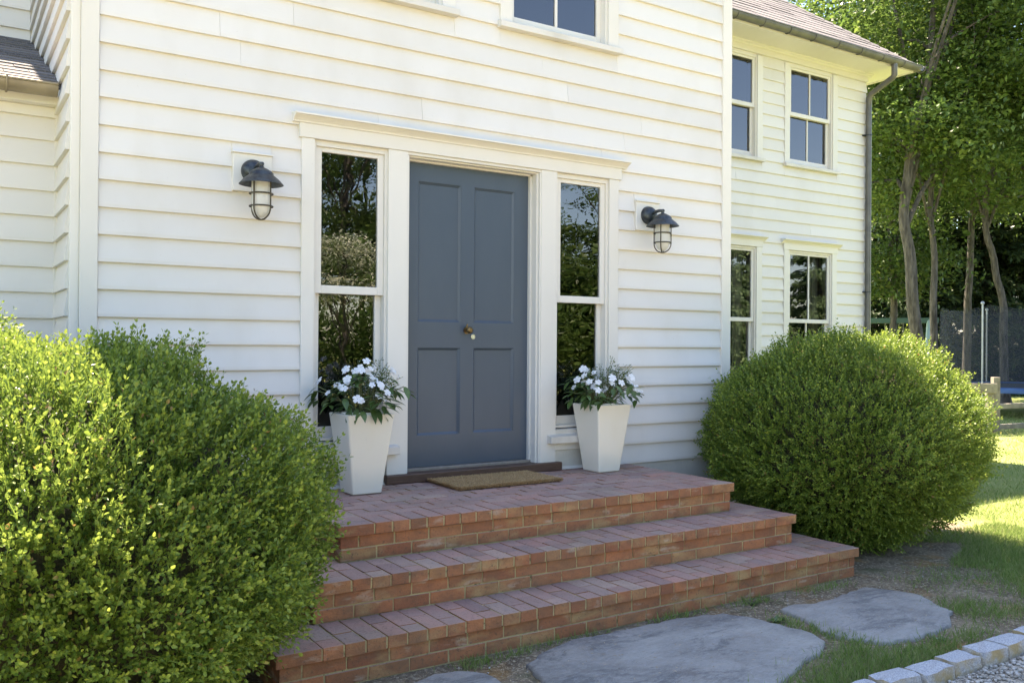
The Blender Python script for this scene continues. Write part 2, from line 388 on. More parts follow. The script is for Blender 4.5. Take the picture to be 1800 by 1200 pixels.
# unit clapboard: x 0..1, z 0..1 (bottom..top), wall plane y=0, faces -y
def clap_mesh(th):
    prof = [(-th, 0), (-th+.0005, .12), (-.0045, 1.0), (0, 1.0), (0, 0)]
    b = MB(); b.prism_x(prof, 0, 1); return b.mesh('clapboard', PAINT)
CLAP = [clap_mesh(t) for t in (.0255, .0265, .0275, .0285)]
def clapboards(parent, x0, x1, z0, z1, holes, face, plane, seams=(), mind=.9):
    """face 'S': wall faces -y at y=plane, runs along x.  face 'W': wall faces -x at x=plane, runs along y"""
    pw = WORLD[parent.name]
    k0 = math.floor((Z0-z1)/DZ)-1; k1 = math.ceil((Z0-z0)/DZ)+1
    for k in range(k0, k1+1):
        zb = Z0-k*DZ; zt = zb+DZ+.012
        lo, hi = max(zb, z0), min(zt, z1)
        if hi-lo < .015: continue
        hs = [h for h in holes if h[2] < hi-.013 and h[3] > lo]
        xs = sorted(set([x0, x1]+[min(max(c, x0), x1) for h in hs for c in h[:2]]))
        segs = []
        for a, b in zip(xs, xs[1:]):
            if b-a < .004: continue
            m = (a+b)/2; pieces = [(lo, hi)]
            for h in hs:
                if h[0] < m < h[1]:
                    q = []
                    for (p0, p1) in pieces:
                        if h[2] > p0+.012: q.append((p0, min(p1, h[2])))
                        if h[3] < p1-.02: q.append((max(p0, h[3]), p1))
                        if h[2] >= p1 or h[3] <= p0: q = q or [(p0, p1)]
                    pieces = q
            for p in pieces: segs.append((a, b, *p))
        merged = []
        for sg in segs:
            if merged and abs(merged[-1][1]-sg[0]) < 1e-6 and abs(merged[-1][2]-sg[2]) < 1e-6 and abs(merged[-1][3]-sg[3]) < 1e-6:
                merged[-1] = (merged[-1][0], sg[1], sg[2], sg[3])
            else: merged.append(sg)
        for (a, b, p0, p1) in merged:
            cuts = [a]
            if b-a > 2.2:
                c = a+rd.uniform(.5, 2.4)
                while c < b-.6:
                    cuts.append(c); c += rd.uniform(1.6, 3.2)
            cuts.append(b)
            for i, (c0, c1) in enumerate(zip(cuts, cuts[1:])):
                o = bpy.data.objects.new('clapboard', CLAP[rd.randrange(4)]); COL.objects.link(o); o.parent = parent
                e = .0012 if i < len(cuts)-2 else 0
                dzj = rd.uniform(-.0012, .0012)
                if face == 'S':
                    o.location = Vector((c0, plane, p0+dzj))-pw; o.scale = (c1-c0-e, 1, p1-p0)
                else:
                    o.location = Vector((plane, c1, p0+dzj))-pw; o.scale = (c1-c0-e, 1, p1-p0); o.rotation_euler = (0, 0, -math.pi/2)
def sheathing(name, x0, x1, z0, z1, holes, y, th, parent, mat=PAINT):
    xs = sorted(set([x0, x1]+[min(max(c, x0), x1) for h in holes for c in h[:2]])); zs = sorted(set([z0, z1]+[min(max(c, z0), z1) for h in holes for c in h[2:4]]))
    b = MB()
    for a, c in zip(xs, xs[1:]):
        for p, q in zip(zs, zs[1:]):
            mx, mz = (a+c)/2, (p+q)/2
            if any(h[0] < mx < h[1] and h[2] < mz < h[3] for h in holes): continue
            b.box(a, c, y, y+th, p, q)
    return b.build(name, mat, parent, ((x0+x1)/2, y, z0))

def window(name, cx0, cx1, gz_bot, gz_mid, gz_top, y, parent, head='plain', muntin=True, cas=.10, sill=True, sill_in=0., zr=None, lite=None):
    """double-hung window. cx0..cx1 outer casing edges; glass bottom, check-rail centre and glass top heights; y = wall plane (casing face at y-.03)"""
    yc = y-.032
    zb, zt = gz_bot-.085, gz_top+.045                    # rough opening
    if parent is house:
        w_ = bpy.data.objects.new(name, None); COL.objects.link(w_); w_.parent = house; w_.empty_display_size = .1
        base = Vector(((cx0+cx1)/2, y, zb)); w_.location = base-WORLD[house.name]; WORLD[w_.name] = base
    else: w_ = parent
    ox0, ox1 = cx0+cas, cx1-cas
    ct = zt+.005
    # frame lining (jambs), stepped
    f = MB()
    f.box(ox0-.012, ox0+.018, y-.012, y+.12, zb, zt); f.box(ox1-.018, ox1+.012, y-.012, y+.12, zb, zt)
    f.box(ox0+.018, ox1-.018, y-.012, y+.12, zt-.022, zt); f.box(ox0+.018, ox1-.018, y-.005, y+.12, zb, zb+.018)
    f.build('frame', TRIM, w_, (ox0, y, zb), .002)
    def sash(nm, x0, x1, z0, z1, ys, bot, top, st=.042):
        s = MB(); t = .034
        s.box(x0, x0+st, ys, ys+t, z0, z1); s.box(x1-st, x1, ys, ys+t, z0, z1)
        s.box(x0+st, x1-st, ys+.001, ys+t-.001, z0, z0+bot); s.box(x0+st, x1-st, ys+.001, ys+t-.001, z1-top, z1)
        s.build(nm, TRIM, w_, (x0, ys, z0), .003)
        ng = 2 if muntin else 1; gx0, gx1 = x0+st, x1-st; mw = .022
        for i in range(ng):
            a = gx0+(gx1-gx0)*i/ng+(mw/2 if i else 0); c = gx0+(gx1-gx0)*(i+1)/ng-(mw/2 if i < ng-1 else 0)
            p = MB(); yy = ys+.016
            p.add([(a, yy, z0+bot), (c, yy, z0+bot), (c, yy, z1-top), (a, yy, z1-top)], [(0, 1, 2, 3)])
            p.build('pane', GLASS, w_, (a, yy, z0+bot))
        if muntin:
            m_ = (gx0+gx1)/2; MB().box(m_-mw/2, m_+mw/2, ys+.004, ys+.03, z0+bot, z1-top).build('muntin', TRIM, w_, (m_, ys, z0+bot), .003)
    sx0, sx1 = ox0+.018, ox1-.018
    sash('upper_sash', sx0, sx1, gz_mid-.026, zt-.022, y+.004, .052, .030)
    sash('lower_sash', sx0, sx1, zb+.018, gz_mid+.012, y+.042, gz_bot-zb-.018, .036)
    # casing boards
    if cas > .02 and parent is house:
        for a, c in ((cx0, ox0-.0), (ox1+.0, cx1)):
            MB().box(a, c, yc, y+.01, zb-(.0 if sill else .1), ct).build('casing', TRIM, w_, (a, yc, zb), .003)
        if head == 'plain': MB().box(cx0, cx1, yc-.001, y+.01, ct, ct+.075).build('head_casing', TRIM, w_, (cx0, yc, ct), .003)
        elif head == 'cap':
            MB().box(cx0-.012, cx1+.012, yc-.006, y+.01, ct, ct+.085).build('head_casing', TRIM, w_, (cx0, yc, ct), .003)
            cap_moulding(w_, cx0-.012, cx1+.012, ct+.085, yc-.006)
        if sill:
            MB().prism_x([(y+.01, zb-.045), (y+.01, zb+.016), (y-.07, zb-.003), (y-.07, zb-.045)][::-1], cx0-.018, cx1+.018).build('sill', WEATH, w_, (cx0, y, zb), .003)
    # room behind
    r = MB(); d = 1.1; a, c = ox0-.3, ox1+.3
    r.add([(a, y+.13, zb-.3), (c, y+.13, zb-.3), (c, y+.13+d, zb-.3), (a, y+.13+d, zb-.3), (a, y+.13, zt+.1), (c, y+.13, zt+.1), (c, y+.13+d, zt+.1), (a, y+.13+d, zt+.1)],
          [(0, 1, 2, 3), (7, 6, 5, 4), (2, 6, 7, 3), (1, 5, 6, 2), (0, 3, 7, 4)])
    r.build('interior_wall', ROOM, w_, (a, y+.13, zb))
    return w_
def cap_moulding(par, x0, x1, z, y):
    """crown + drip cap over a frieze whose face is at y and top at z"""
    pr = [(y+.03, z), (y-.006, z), (y-.010, z+.010), (y-.026, z+.022), (y-.044, z+.032), (y-.050, z+.036), (y-.066, z+.038), (y-.066, z+.050), (y+.035, z+.062)]
    MB().prism_x(pr[::-1], x0-.045, x1+.045).build('cap_moulding', TRIM, par, (x0, y, z), .0015)

# --- main block: wall y=0, x .60..5.67
MX0, MX1 = .60, 5.665
ENTRY = (1.895, 4.435, .60, 2.80)
UPW = [(3.345, 4.428), (1.895, 2.978)]
uz = (3.885, 4.62, 5.22)
uholes = [(a, b, uz[0]-.13, uz[2]+.125) for a, b in UPW]
blocks = [(1.466, 1.70, 2.407, 2.635), (4.61, 4.848, 2.407, 2.632)]
OP = [(1.965, 2.492, .80, 2.79), (2.60, 3.73, .585, 2.79), (3.84, 4.365, .80, 2.79)]
wall = sheathing('front_wall', MX0+.02, MX1-.02, .5, 5.75, OP+[(a+.08, b-.08, uz[0]-.08, uz[2]+.04) for a, b in UPW], .0, .12, house)
clapboards(wall, .735, 5.572, Z0-18*DZ, 5.7, [ENTRY]+uholes+blocks, 'S', 0.0)
# gable triangle above, side and back walls, floor of the block
g = MB(); g.prism_y([(MX0, 5.75), (MX1, 5.75), ((MX0+MX1)/2, 7.86)], .0, .12); g.build('gable_wall', PAINT, house, (3.1, 0, 5.75))
MB().box(MX1-.14, MX1-.02, .12, 8, 0, 5.75).box(MX0+.02, MX1-.02, 8, 8.12, 0, 5.75).build('rear_wall', PAINT, house, (MX1, 4, 0))
sidew = MB().box(MX0, MX0+.12, .03, 8, .3, 5.75).build('side_wall', PAINT, house, (MX0, .03, .3))
clapboards(sidew, .02, 2.5, .4, 5.7, [(.62, 2.5, 0, 2.9)], 'W', MX0)
# foundation
MB().box(MX0+.03, MX1-.03, -.008, .10, -.2, Z0-18*DZ+.02).build('foundation', FOUND, house, (3, 0, -.2))
# corner boards
MB().box(.642, .733, -.034, .01, .40, 5.75).build('corner_board', TRIM, house, (.66, -.034, .40), .003)
MB().box(.594, .642, -.016, .05, .40, 5.75).build('corner_board', TRIM, house, (.60, -.016, .40), .004)
MB().box(5.571, 5.668, -.034, .01, .40, 5.75).box(5.655, 5.675, -.0335, .11, .401, 5.749).build('corner_board', TRIM, house, (5.6, -.034, .40), .003)

# --- upper windows of the main block
for i, (a, b) in enumerate(UPW): window('window', a, b, *uz, 0.0, house, 'plain')

# --- entry surround
ent = bpy.data.objects.new('door_surround', None); COL.objects.link(ent); ent.parent = house; ent.location = Vector((3.164, 0, .57))-WORLD['house']; WORLD[ent.name] = Vector((3.164, 0, .57))
YF = -.034
MB().box(1.875, 4.462, YF-.008, .01, 2.782, 2.872).build('frieze', TRIM, ent, (1.88, YF, 2.782), .003)
cap_moulding(ent, 1.875, 4.462, 2.872, YF-.008)
for a, b, z in ((1.892, 1.976, .80), (2.483, 2.622, .632), (3.708, 3.849, .632), (4.347, 4.437, .80)):
    MB().box(a, b, YF, .01, z, 2.7815).build('casing', TRIM, ent, (a, YF, z), .003)
for a, b in ((1.976, 2.483), (3.849, 4.347)):       # sidelights
    sw = bpy.data.objects.new('sidelight_window', None); COL.objects.link(sw); sw.parent = house
    WORLD[sw.name] = Vector(((a+b)/2, 0, .8)); sw.location = WORLD[sw.name]-WORLD['house']
    window('sidelight', a-.001, b+.001, .965, 1.842, 2.722, -.0, sw, muntin=False, cas=.001)
    MB().box(a, b, -.010, .01, 2.755, 2.7815).build('head_stop', TRIM, sw, (a, -.01, 2.755), .002)
    xl, xr = (a-.05, b+.075) if a < 3 else (a-.075, b+.05)
    MB().prism_x([(.01, .772), (.01, .874), (-.030, .868), (-.030, .835), (-.085, .822), (-.085, .772)][::-1], xl, xr).build('sill', WEATH, sw, (xl, 0, .77), .003)
    MB().box(a-.02, b+.02, -.028, .01, .716, .7715).build('apron', TRIM, sw, (a, 0, .716), .003)
# painted base panels below the sidelights
for a, b in ((1.80, 2.483), (3.849, 4.50)):
    MB().box(a, b, -.012, .01, .50, .7155).build('base_panel', FOUND, ent, (a, 0, .5), .002)
# door jambs (stepped reveal)
for s in (-1, 1):
    c = 3.165; e = .543
    x = c+s*e
    MB().box(min(x, x-s*.012), max(x, x-s*.012), -.03, .01, .632, 2.76).build('jamb', TRIM, ent, (x, 0, .63), .002)
    MB().box(min(x+s*.02, x-s*.026), max(x+s*.02, x-s*.026), -.006, .055, .632, 2.76).build('jamb', TRIM, ent, (x, 0, .63), .002)
    MB().box(min(x+s*.02, x-s*.04), max(x+s*.02, x-s*.04), .0555, .16, .632, 2.76).build('jamb', TRIM, ent, (x, 0, .63), .002)
MB().box(2.60, 3.73, -.028, .01, 2.762, 2.7815).box(2.60, 3.73, -.005, .055, 2.752, 2.7618).box(2.60, 3.73, .0555, .16, 2.742, 2.7619).build('head_jamb', TRIM, ent, (2.6, 0, 2.74), .002)
# threshold
MB().box(2.472, 3.892, -.062, .05, .572, .632).build('threshold', THRESH, ent, (2.47, -.06, .572), .006)
MB().box(2.60, 3.73, .05, .17, .60, .650).build('door_saddle', simple('worn_saddle', (.20, .17, .14), (.27, .23, .19), 20, .5), ent, (2.6, .05, .6), .004)

# --- door
dr = bpy.data.objects.new('front_door', None); COL.objects.link(dr); dr.parent = house; WORLD[dr.name] = Vector((3.165, .08, .652)); dr.location = WORLD[dr.name]-WORLD['house']
dr['label'] = 'slate blue panelled front door'
yd = .085; DX0, DX1, DB, DT = 2.648, 3.682, .653, 2.741
PX = [(2.762, 3.098), (3.208, 3.548)]; PZ = [(.868, 1.472), (1.652, 2.617)]
sheathing('door_slab', DX0, DX1, DB, DT, [(a, b, p, q) for a, b in PX for p, q in PZ], yd, .045, dr, DOOR)
for a, b in PX:
    for p, q in PZ:
        MB().box(a-.002, b+.002, yd+.018, yd+.034, p-.002, q+.002).build('door_panel', DOOR, dr, (a, yd, p))
        m = MB(); t = .016                      # moulding round the panel, wedge profile
        def strip(p0, p1, n):
            p0, p1, n = Vector(p0), Vector(p1), Vector(n); d = (p1-p0).normalized()
            v = [p0, p1, p1-d*t+n*t, p0+d*t+n*t]
            yA, yB = yd+.003, yd+.018
            V = [(v[0].x, yA, v[0].y), (v[1].x, yA, v[1].y), (v[2].x, yB-.001, v[2].y), (v[3].x, yB-.001, v[3].y), (v[0].x, yB+.01, v[0].y), (v[1].x, yB+.01, v[1].y)]
            m.add(V, [(0, 1, 2, 3), (0, 4, 5, 1)])
        strip((a, p, 0), (b, p, 0), (0, 1, 0)); strip((b, p, 0), (b, q, 0), (-1, 0, 0)); strip((b, q, 0), (a, q, 0), (0, -1, 0)); strip((a, q, 0), (a, p, 0), (1, 0, 0))
        m.build('panel_moulding', DOOR, dr, (a, yd, p))
kx, kz = 3.150, 1.597
k = MB(); k.tube([(kx, yd+.004, kz), (kx, yd-.006, kz)], .026, 18); k.tube([(kx, yd-.004, kz), (kx, yd-.03, kz)], .011, 12)
k.tube([(kx, yd-.028, kz), (kx, yd-.036, kz), (kx, yd-.05, kz), (kx, yd-.058, kz)], [.014, .024, .024, .012], 16)
k.tube([(kx-.012, yd-.03, kz+.01), (kx-.018, yd-.035, kz+.03), (kx-.01, yd-.03, kz+.042)], .006, 8)
k.build('door_knob', BRASS, dr, (kx, yd, kz))
k = MB(); k.tube([(kx+.048, yd+.003, kz-.045), (kx+.048, yd-.010, kz-.045)], .017, 18); k.tube([(kx+.050, yd-.0095, kz-.045), (kx+.050, yd-.0115, kz-.045)], .004, 8)
k.build('door_lock', CHROME, dr, (kx+.05, yd, kz-.045))

# --- lantern mounting blocks on the siding
LX = (1.583, 4.729)
for x in LX: MB().box(x-.117, x+.118, -.040, .01, 2.408, 2.634).prism_x([(.0, 2.634), (.0, 2.652), (-.052, 2.644), (-.052, 2.634)][::-1], x-.124, x+.125).build('mounting_block', TRIM, house, (x, 0, 2.408), .003)

# --- main roof (gable to the front)
rx = (MX0+MX1)/2
def slab(name, q, th, mat, parent):
    a, b, c, d = [Vector(p) for p in q]; n = (b-a).cross(d-a).normalized()*th
    return MB().add([a, b, c, d, a-n, b-n, c-n, d-n], [(0, 1, 2, 3), (7, 6, 5, 4), (0, 4, 5, 1), (1, 5, 6, 2), (2, 6, 7, 3), (3, 7, 4, 0)]).build(name, mat, parent, tuple((a+c)/2))
slab('roof', [(MX0-.08, -.15, 5.72), (rx, -.15, 7.96), (rx, 8.3, 7.96), (MX0-.08, 8.3, 5.72)][::-1], .1, SHINGLE, house)
slab('roof', [(MX1+.08, -.15, 5.72), (rx, -.15, 7.96), (rx, 8.3, 7.96), (MX1+.08, 8.3, 5.72)], .1, SHINGLE, house)

# --- right wing: wall y=2.6, x 5.67..11.18
WY = 2.6; WX1 = 11.18
w1, w2 = (7.915, 9.0), (9.428, 10.517)
lz = (1.02, 1.842, 2.735); wz = (4.025, 4.62, 5.218)
wholes = []
for a, b in (w1, w2):
    wholes.append((a, b, lz[0]-.13, lz[2]+.13)); wholes.append((a, b, wz[0]-.13, wz[2]+.125))
wop = [(a+.08, b-.08, z[0]-.08, z[2]+.04) for a, b in (w1, w2) for z in (lz, wz)]
wwall = sheathing('wing_wall', MX1, WX1, .3, 5.42, wop, WY, .12, house)
clapboards(wwall, 7.2, WX1-.002, Z0-18*DZ, 5.292, wholes, 'S', WY)
for a, b in (w1, w2):
    window('window', a, b, *lz, WY, house, 'cap'); window('window', a, b, *wz, WY, house, 'none')
for a, b in (w1, w2):    # pale curtains inside the lower windows
    for x0_, x1_ in ((a+.14, a+.34), (b-.30, b-.14)):
        pts = [(x0_+(x1_-x0_)*i/16, WY+.2+.018*math.sin(i*1.9)) for i in range(17)]
        c = MB(); c.add([(x, y, .95) for x, y in pts]+[(x, y, 2.75) for x, y in pts], [(i, i+1, 18+i, 17+i) for i in range(16)], True); c.build('curtain', CURT, house, (x0_, WY+.2, .95))
MB().box(MX1, WX1-.02, WY-.008, WY+.1, -.2, Z0-18*DZ+.02).build('foundation', FOUND, house, (8, WY, -.2))
MB().box(WX1-.12, WX1, WY+.12, 7.0, 0, 5.42).build('wing_end_wall', PAINT, house, (WX1, 5, 0))
MB().box(MX1, WX1+.015, WY-.030, WY, 5.293, 5.405).build('wing_frieze', TRIM, house, (8, WY, 5.293), .003)
MB().prism_x([(WY-.03, 5.365), (WY-.03, 5.405), (WY-.085, 5.405), (WY-.078, 5.392), (WY-.052, 5.382), (WY-.040, 5.368)][::-1], MX1, WX1+.07).build('wing_crown_moulding', TRIM, house, (8, WY, 5.365))
EY, EX, EZ = 2.12, 11.62, 5.50       # eave edge
MB().box(MX1, EX-.02, EY+.02, WY+.1, 5.4055, 5.43).box(WX1-.1, EX-.02, WY+.1, 7.2, 5.406, 5.43).build('wing_soffit', TRIM, house, (8, WY, 5.405))
MB().box(MX1, EX-.012, EY+.012, EY+.035, 5.395, 5.495).build('wing_fascia', TRIM, house, (8, EY, 5.395))
MB().box(EX-.035, EX-.0125, EY+.036, 7.2, 5.395, 5.495).build('wing_fascia', TRIM, house, (EX, 4, 5.395))
M = .82; RA = 2.6
wroof = MB().add([(MX1, EY, EZ), (EX, EY, EZ), (EX-RA, EY+RA, EZ+M*RA), (MX1-1.5, EY+RA, EZ+M*RA), (MX1-1.5, EY, EZ), (EX, EY+2*RA, EZ), (MX1-1.5, EY+2*RA, EZ)],
                 [(4, 1, 2, 3), (1, 5, 2), (3, 2, 5, 6)]).build('wing_roof', SHINGLE, house, (8.5, EY, EZ))
# individual shingles
def shingle_mesh(i):
    r = random.Random(i); b = MB(); t0, t1 = r.uniform(.007, .013), .002
    v = [(0, 0, t0), (1, 0, t0), (1, 1, t1), (0, 1, t1), (0, 0, -.002), (1, 0, -.002), (1, 1, -.002), (0, 1, -.002)]
    return b.add(v, [(0, 1, 2, 3), (0, 4, 5, 1), (1, 5, 6, 2), (2, 6, 7, 3), (3, 7, 4, 0)]).mesh('shingle', SHINGLE)
SHM = [shingle_mesh(i) for i in range(5)]
def shingles(parent, xa, xb_fn, y0, z0, slope, n, expo, tabw, rnd):
    L = math.hypot(1, slope); a = math.atan(slope); pw = WORLD[parent.name]
    for i in range(n):
        s = i*expo/L; x = xa-rnd.uniform(0, tabw); xe = xb_fn(s)
        while x < xe:
            wd = tabw*rnd.uniform(.55, 1.25); x2 = min(x+wd, xe); xs = max(x, xa)
            if x2-xs > .03:
                o = bpy.data.objects.new('shingle', SHM[rnd.randrange(5)]); COL.objects.link(o); o.parent = parent
                o.location = Vector((xs, y0+s-.012, z0+slope*(s-.012)+.006))-pw; o.scale = (x2-xs-.004, expo*1.12, 1); o.rotation_euler = (a, 0, 0)
            x += wd
shingles(wroof, 7.75, lambda s: EX-s+.01, EY, EZ, M, 13, .142, .42, random.Random(2))
hipd = Vector((-1, 1, M)).normalized()
for i in range(16):
    p = Vector((EX, EY, EZ))+hipd*(i*.145-.02); b = MB()
    ax = Vector((1, 1, 0)).normalized(); L_ = Vector((-.7, -.7, -.55)).normalized(); R_ = Vector((.7, .7, -.55)).normalized()
    up = Vector((0, 0, .022)); q = p+hipd*.18
    b.add([p+L_*.10+up, p+up*1.5, p+R_*.10+up, q+L_*.10+up*.4, q+up*.8, q+R_*.10+up*.4, p+L_*.10, p, p+R_*.10], [(0, 1, 4, 3), (1, 2, 5, 4), (6, 7, 1, 0), (7, 8, 2, 1)])
    b.build('hip_shingle', SHINGLE, wroof, tuple(p))

# half round gutters
def gutter(name, p0, p1, r, mat, straps, out):
    p0, p1 = Vector(p0), Vector(p1); d = (p1-p0).normalized(); s = Vector(out); b = MB(); n = 12; v = []
    for p in (p0, p1):
        for rr in (r, r-.004):
            for k in range(n+1):
                t = math.pi*k/n; v.append(p+s*(math.cos(t)*rr)+Vector((0, 0, -math.sin(t)*rr)))
    m = n+1; f = []
    for k in range(n):
        f += [(k, k+1, 2*m+k+1, 2*m+k), (m+k, 3*m+k, 3*m+k+1, m+k+1)]
    b.add(v, f, True)
    for a in (0, 2*m): b.add(v[a:a+m], [tuple(range(m))])
    b.tube([p0+s*r, p1+s*r], .008, 8)
    o = b.build(name, mat, house, tuple(p0))
    for q in straps:
        c = p0+d*q; tb = MB(); pts = [c+s*(math.cos(t)*(r+.004))+Vector((0, 0, -math.sin(t)*(r+.004))) for t in [math.pi*k/10 for k in range(11)]]
        pts = [pts[0]+Vector((0, 0, .006)), *pts, pts[-1]+Vector((0, 0, .03))]
        tb.tube(pts, .0065, 6); tb.build('gutter_strap', mat, o, tuple(c))
    return o
gutter('gutter', (MX1, EY-.03, 5.488), (EX+.04, EY-.03, 5.470), .066, ZINC, [2.3+.47*i for i in range(9)], (0, -1, 0))
gutter('gutter', (EX+.035, EY-.08, 5.470), (EX+.035, 7.2, 5.488), .066, ZINC, [.5, 1.2, 1.9], (1, 0, 0))
dp = MB(); dp.tube([(11.10, EY-.03, 5.42), (11.10, EY-.03, 5.27), (11.105, EY, 5.235), (11.15, 2.48, 5.105), (11.155, 2.525, 5.06), (11.155, 2.53, 4.9), (11.155, 2.53, 3), (11.155, 2.53, .1)], .041, 14)
dpo = dp.build('downpipe', ZINC, house, (11.155, 2.53, .1))
for z in (4.52, 2.28, .9):
    MB().tube([(11.155, 2.53, z-.008), (11.155, 2.53, z+.008)], .047, 14).box(11.09, 11.22, 2.55, 2.60, z-.008, z+.008).build('pipe_strap', BRONZE, dpo, (11.155, 2.53, z))

# --- left wing: wall y=.62 below a low roof, upper wall at y=2.5
lwall = MB().box(-6, MX0+.0, .62, .74, .3, 2.98).build('left_wing_wall', PAINT, house, (-2, .62, .3))
clapboards(lwall, -2.2, MX0-.012, .4, 2.93, [], 'S', .62)
MB().box(MX0-.022, MX0-.002, .592, .62, .4, 2.93).build('inside_corner_board', TRIM, house, (MX0, .6, .4), .002)
MB().box(-6, MX0-.003, .50, .62, 2.90, 2.95).box(-6, MX0-.004, .58, .6195, 2.84, 2.8995).build('left_wing_soffit', TRIM, house, (-2, .5, 2.9), .003)
MB().box(-6, MX0, .61, .70, -.2, .42).build('foundation', FOUND, house, (-2, .6, -.2))
ly0, lz0, lsl = .43, 3.005, .405
lroof = slab('left_wing_roof', [(-6, ly0, lz0), (MX0-.002, ly0, lz0), (MX0-.002, 2.52, lz0+lsl*(2.52-ly0)), (-6, 2.52, lz0+lsl*(2.52-ly0))], .03, SHINGLE, house)
shingles(lroof, -.35, lambda s: MX0-.004, ly0, lz0, lsl, 16, .140, .34, random.Random(9))
gutter('gutter', (-6, ly0-.02, 2.985), (MX0-.03, ly0-.02, 2.985), .062, COPPER, [6+.31, 5.7], (0, -1, 0))
uw = MB().box(-6, MX0+.0, 2.5, 2.62, 3.6, 5.75).build('left_upper_wall', PAINT, house, (-2, 2.5, 3.6))
clapboards(uw, -2.2, MX0-.02, 3.6, 5.7, [], 'S', 2.5)
slab('left_upper_roof', [(-6, 2.28, 5.80), (MX0-.002, 2.28, 5.80), (MX0-.002, 5.4, 8.2), (-6, 5.4, 8.2)], .08, SHINGLE, house)
MB().box(-6, MX0-.004, 2.30, 2.62, 5.70, 5.72).build('left_upper_soffit', TRIM, house, (-2, 2.4, 5.7))

# ------------------------------------------------------------------ brick steps
steps = thing('brick_steps', (3.13, -.9, 0), 'red brick entry steps with three treads leading up to the front door', 'steps')
TIER = [(1.706, 4.56, -1.14, .57), (1.45, 4.815, -1.452, .38), (1.19, 5.065, -1.752, .19)]
BM = []
def brick_mesh(i, mat):
    r = random.Random(100+i); bm = bmesh.new(); bmesh.ops.create_cube(bm, size=1)
    for v in bm.verts: v.co += Vector([r.uniform(-.012, .012) for _ in range(3)])
    bmesh.ops.bevel(bm, geom=bm.edges[:], offset=.028, segments=1, affect='EDGES')
    me = bpy.data.meshes.new('brick'); bm.to_mesh(me); bm.free(); me.materials.append(mat); return me
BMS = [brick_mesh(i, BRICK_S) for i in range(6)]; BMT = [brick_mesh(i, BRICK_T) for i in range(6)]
BL = []   # (center, size, top?)
J = .008; rb = random.Random(3)
def addb(x0, x1, y0, y1, z0, z1, top):
    dz = rb.uniform(-.002, .0015) if top else 0
    dy = rb.uniform(-.002, .002)
    BL.append((((x0+x1)/2, (y0+y1)/2+(0 if top else dy), (z0+z1)/2+dz), (x1-x0-J, y1-y0-J, z1-z0-(0 if top else J*.8)), top))
HM = .102
for ti, (x0, x1, yf, zt) in enumerate(TIER):
    zl = zt-.058; yb = -.012
    # side borders: bricks lying along x
    nb = int(round((yb-yf)/HM)); m = (yb-yf)/nb
    for s in (0, 1):
        for j in range(nb):
            y0 = yf+j*m
            a, b = (x0, x0+2*HM) if s == 0 else (x1-2*HM, x1)
            addb(a, b, y0, y0+m, zl, zt, True)
            if ti:
                a, b = (x0+2*HM, x0+2.75*HM) if s == 0 else (x1-2.75*HM, x1-2*HM)
                if j*m > .30: addb(a, b, y0, y0+m, zl, zt, True)
    xa, xb = x0+2*HM, x1-2*HM; n = int(round((xb-xa)/HM)); mx = (xb-xa)/n
    if ti == 0:
        for i in range(n): addb(xa+i*mx, xa+(i+1)*mx, yf, yf+2*HM, zl, zt, True)
        y = yf+2*HM; row = 0; nr = int(round((yb-y)/HM)); mr = (yb-y)/nr
        for row in range(nr):
            x = xa-(mx if row % 2 else 0)
            while x < xb-.01:
                a, b = max(x, xa), min(x+2*mx, xb)
                addb(a, b, y+row*mr, y+(row+1)*mr, zl, zt, True); x += 2*mx
    else:
        for i in range(n):
            c0 = xa+i*mx
            cut = 2*HM if (i+ti) % 2 else HM*1.05
            if rb.random() < .12: cut = HM*1.5
            addb(c0, c0+mx, yf, yf+cut, zl, zt, True); addb(c0, c0+mx, yf+cut, yf+3.3*HM, zl, zt, True)
    # riser courses, set back 20 mm
    h = (.19-.058)/2
    for c in range(2 if ti < 2 else 3):
        z1_ = zl-c*h; z0_ = z1_-h; o = .02
        x = x0+o-(HM if c % 2 == 0 else 0)
        while x < x1-o-.01:
            a, b = max(x, x0+o), min(x+2*HM, x1-o)
            if b-a > .02: addb(a, b, yf+o, yf+o+.095, z0_, z1_, False)
            x += 2*HM
        y = yf+o+.095-(HM if c % 2 else 0)
        while y < yb-.01:
            a, b = max(y, yf+o+.095), min(y+2*HM, yb)
            if b-a > .02:
                addb(x0+o, x0+o+.095, a, b, z0_, z1_, False); addb(x1-o-.095, x1-o, a, b, z0_, z1_, False)
            y += 2*HM
def vis(bk):
    (x, y, z), (sx, sy, sz), top = bk
    v = CAM-Vector((x, y, z)); d = v.length; v.normalize()
    a = sx*sy*abs(v.z) + sx*sz*max(-v.y, 0) + sy*sz*max(-v.x, 0)
    p = Vector((x, y, z))-CAM; w_ = p.dot(cf); u_ = p.dot(cr)/w_*1562.86+900; vv = 600-p.dot(cu)/w_*1562.86
    hid = 0
    if x > 1.3 and not (430 < u_ < 1530 and vv < 1215): a *= .02
    if u_ < 470: a *= .05
    for (x0, x1, yf, zt) in TIER:          # buried under the tier above
        if z < zt-.06 and x0+.03 < x < x1-.03 and y > yf+.12 and top: a *= .01
    if not top and x > 3 and sy > sx: a *= .01
    return a/d**2
BL.sort(key=vis, reverse=True)
pw = WORLD[steps.name]
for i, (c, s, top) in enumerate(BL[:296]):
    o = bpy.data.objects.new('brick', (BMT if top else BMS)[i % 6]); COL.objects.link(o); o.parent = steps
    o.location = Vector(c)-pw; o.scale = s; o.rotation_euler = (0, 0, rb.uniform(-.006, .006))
    if i % 2: o.rotation_euler.z += math.pi
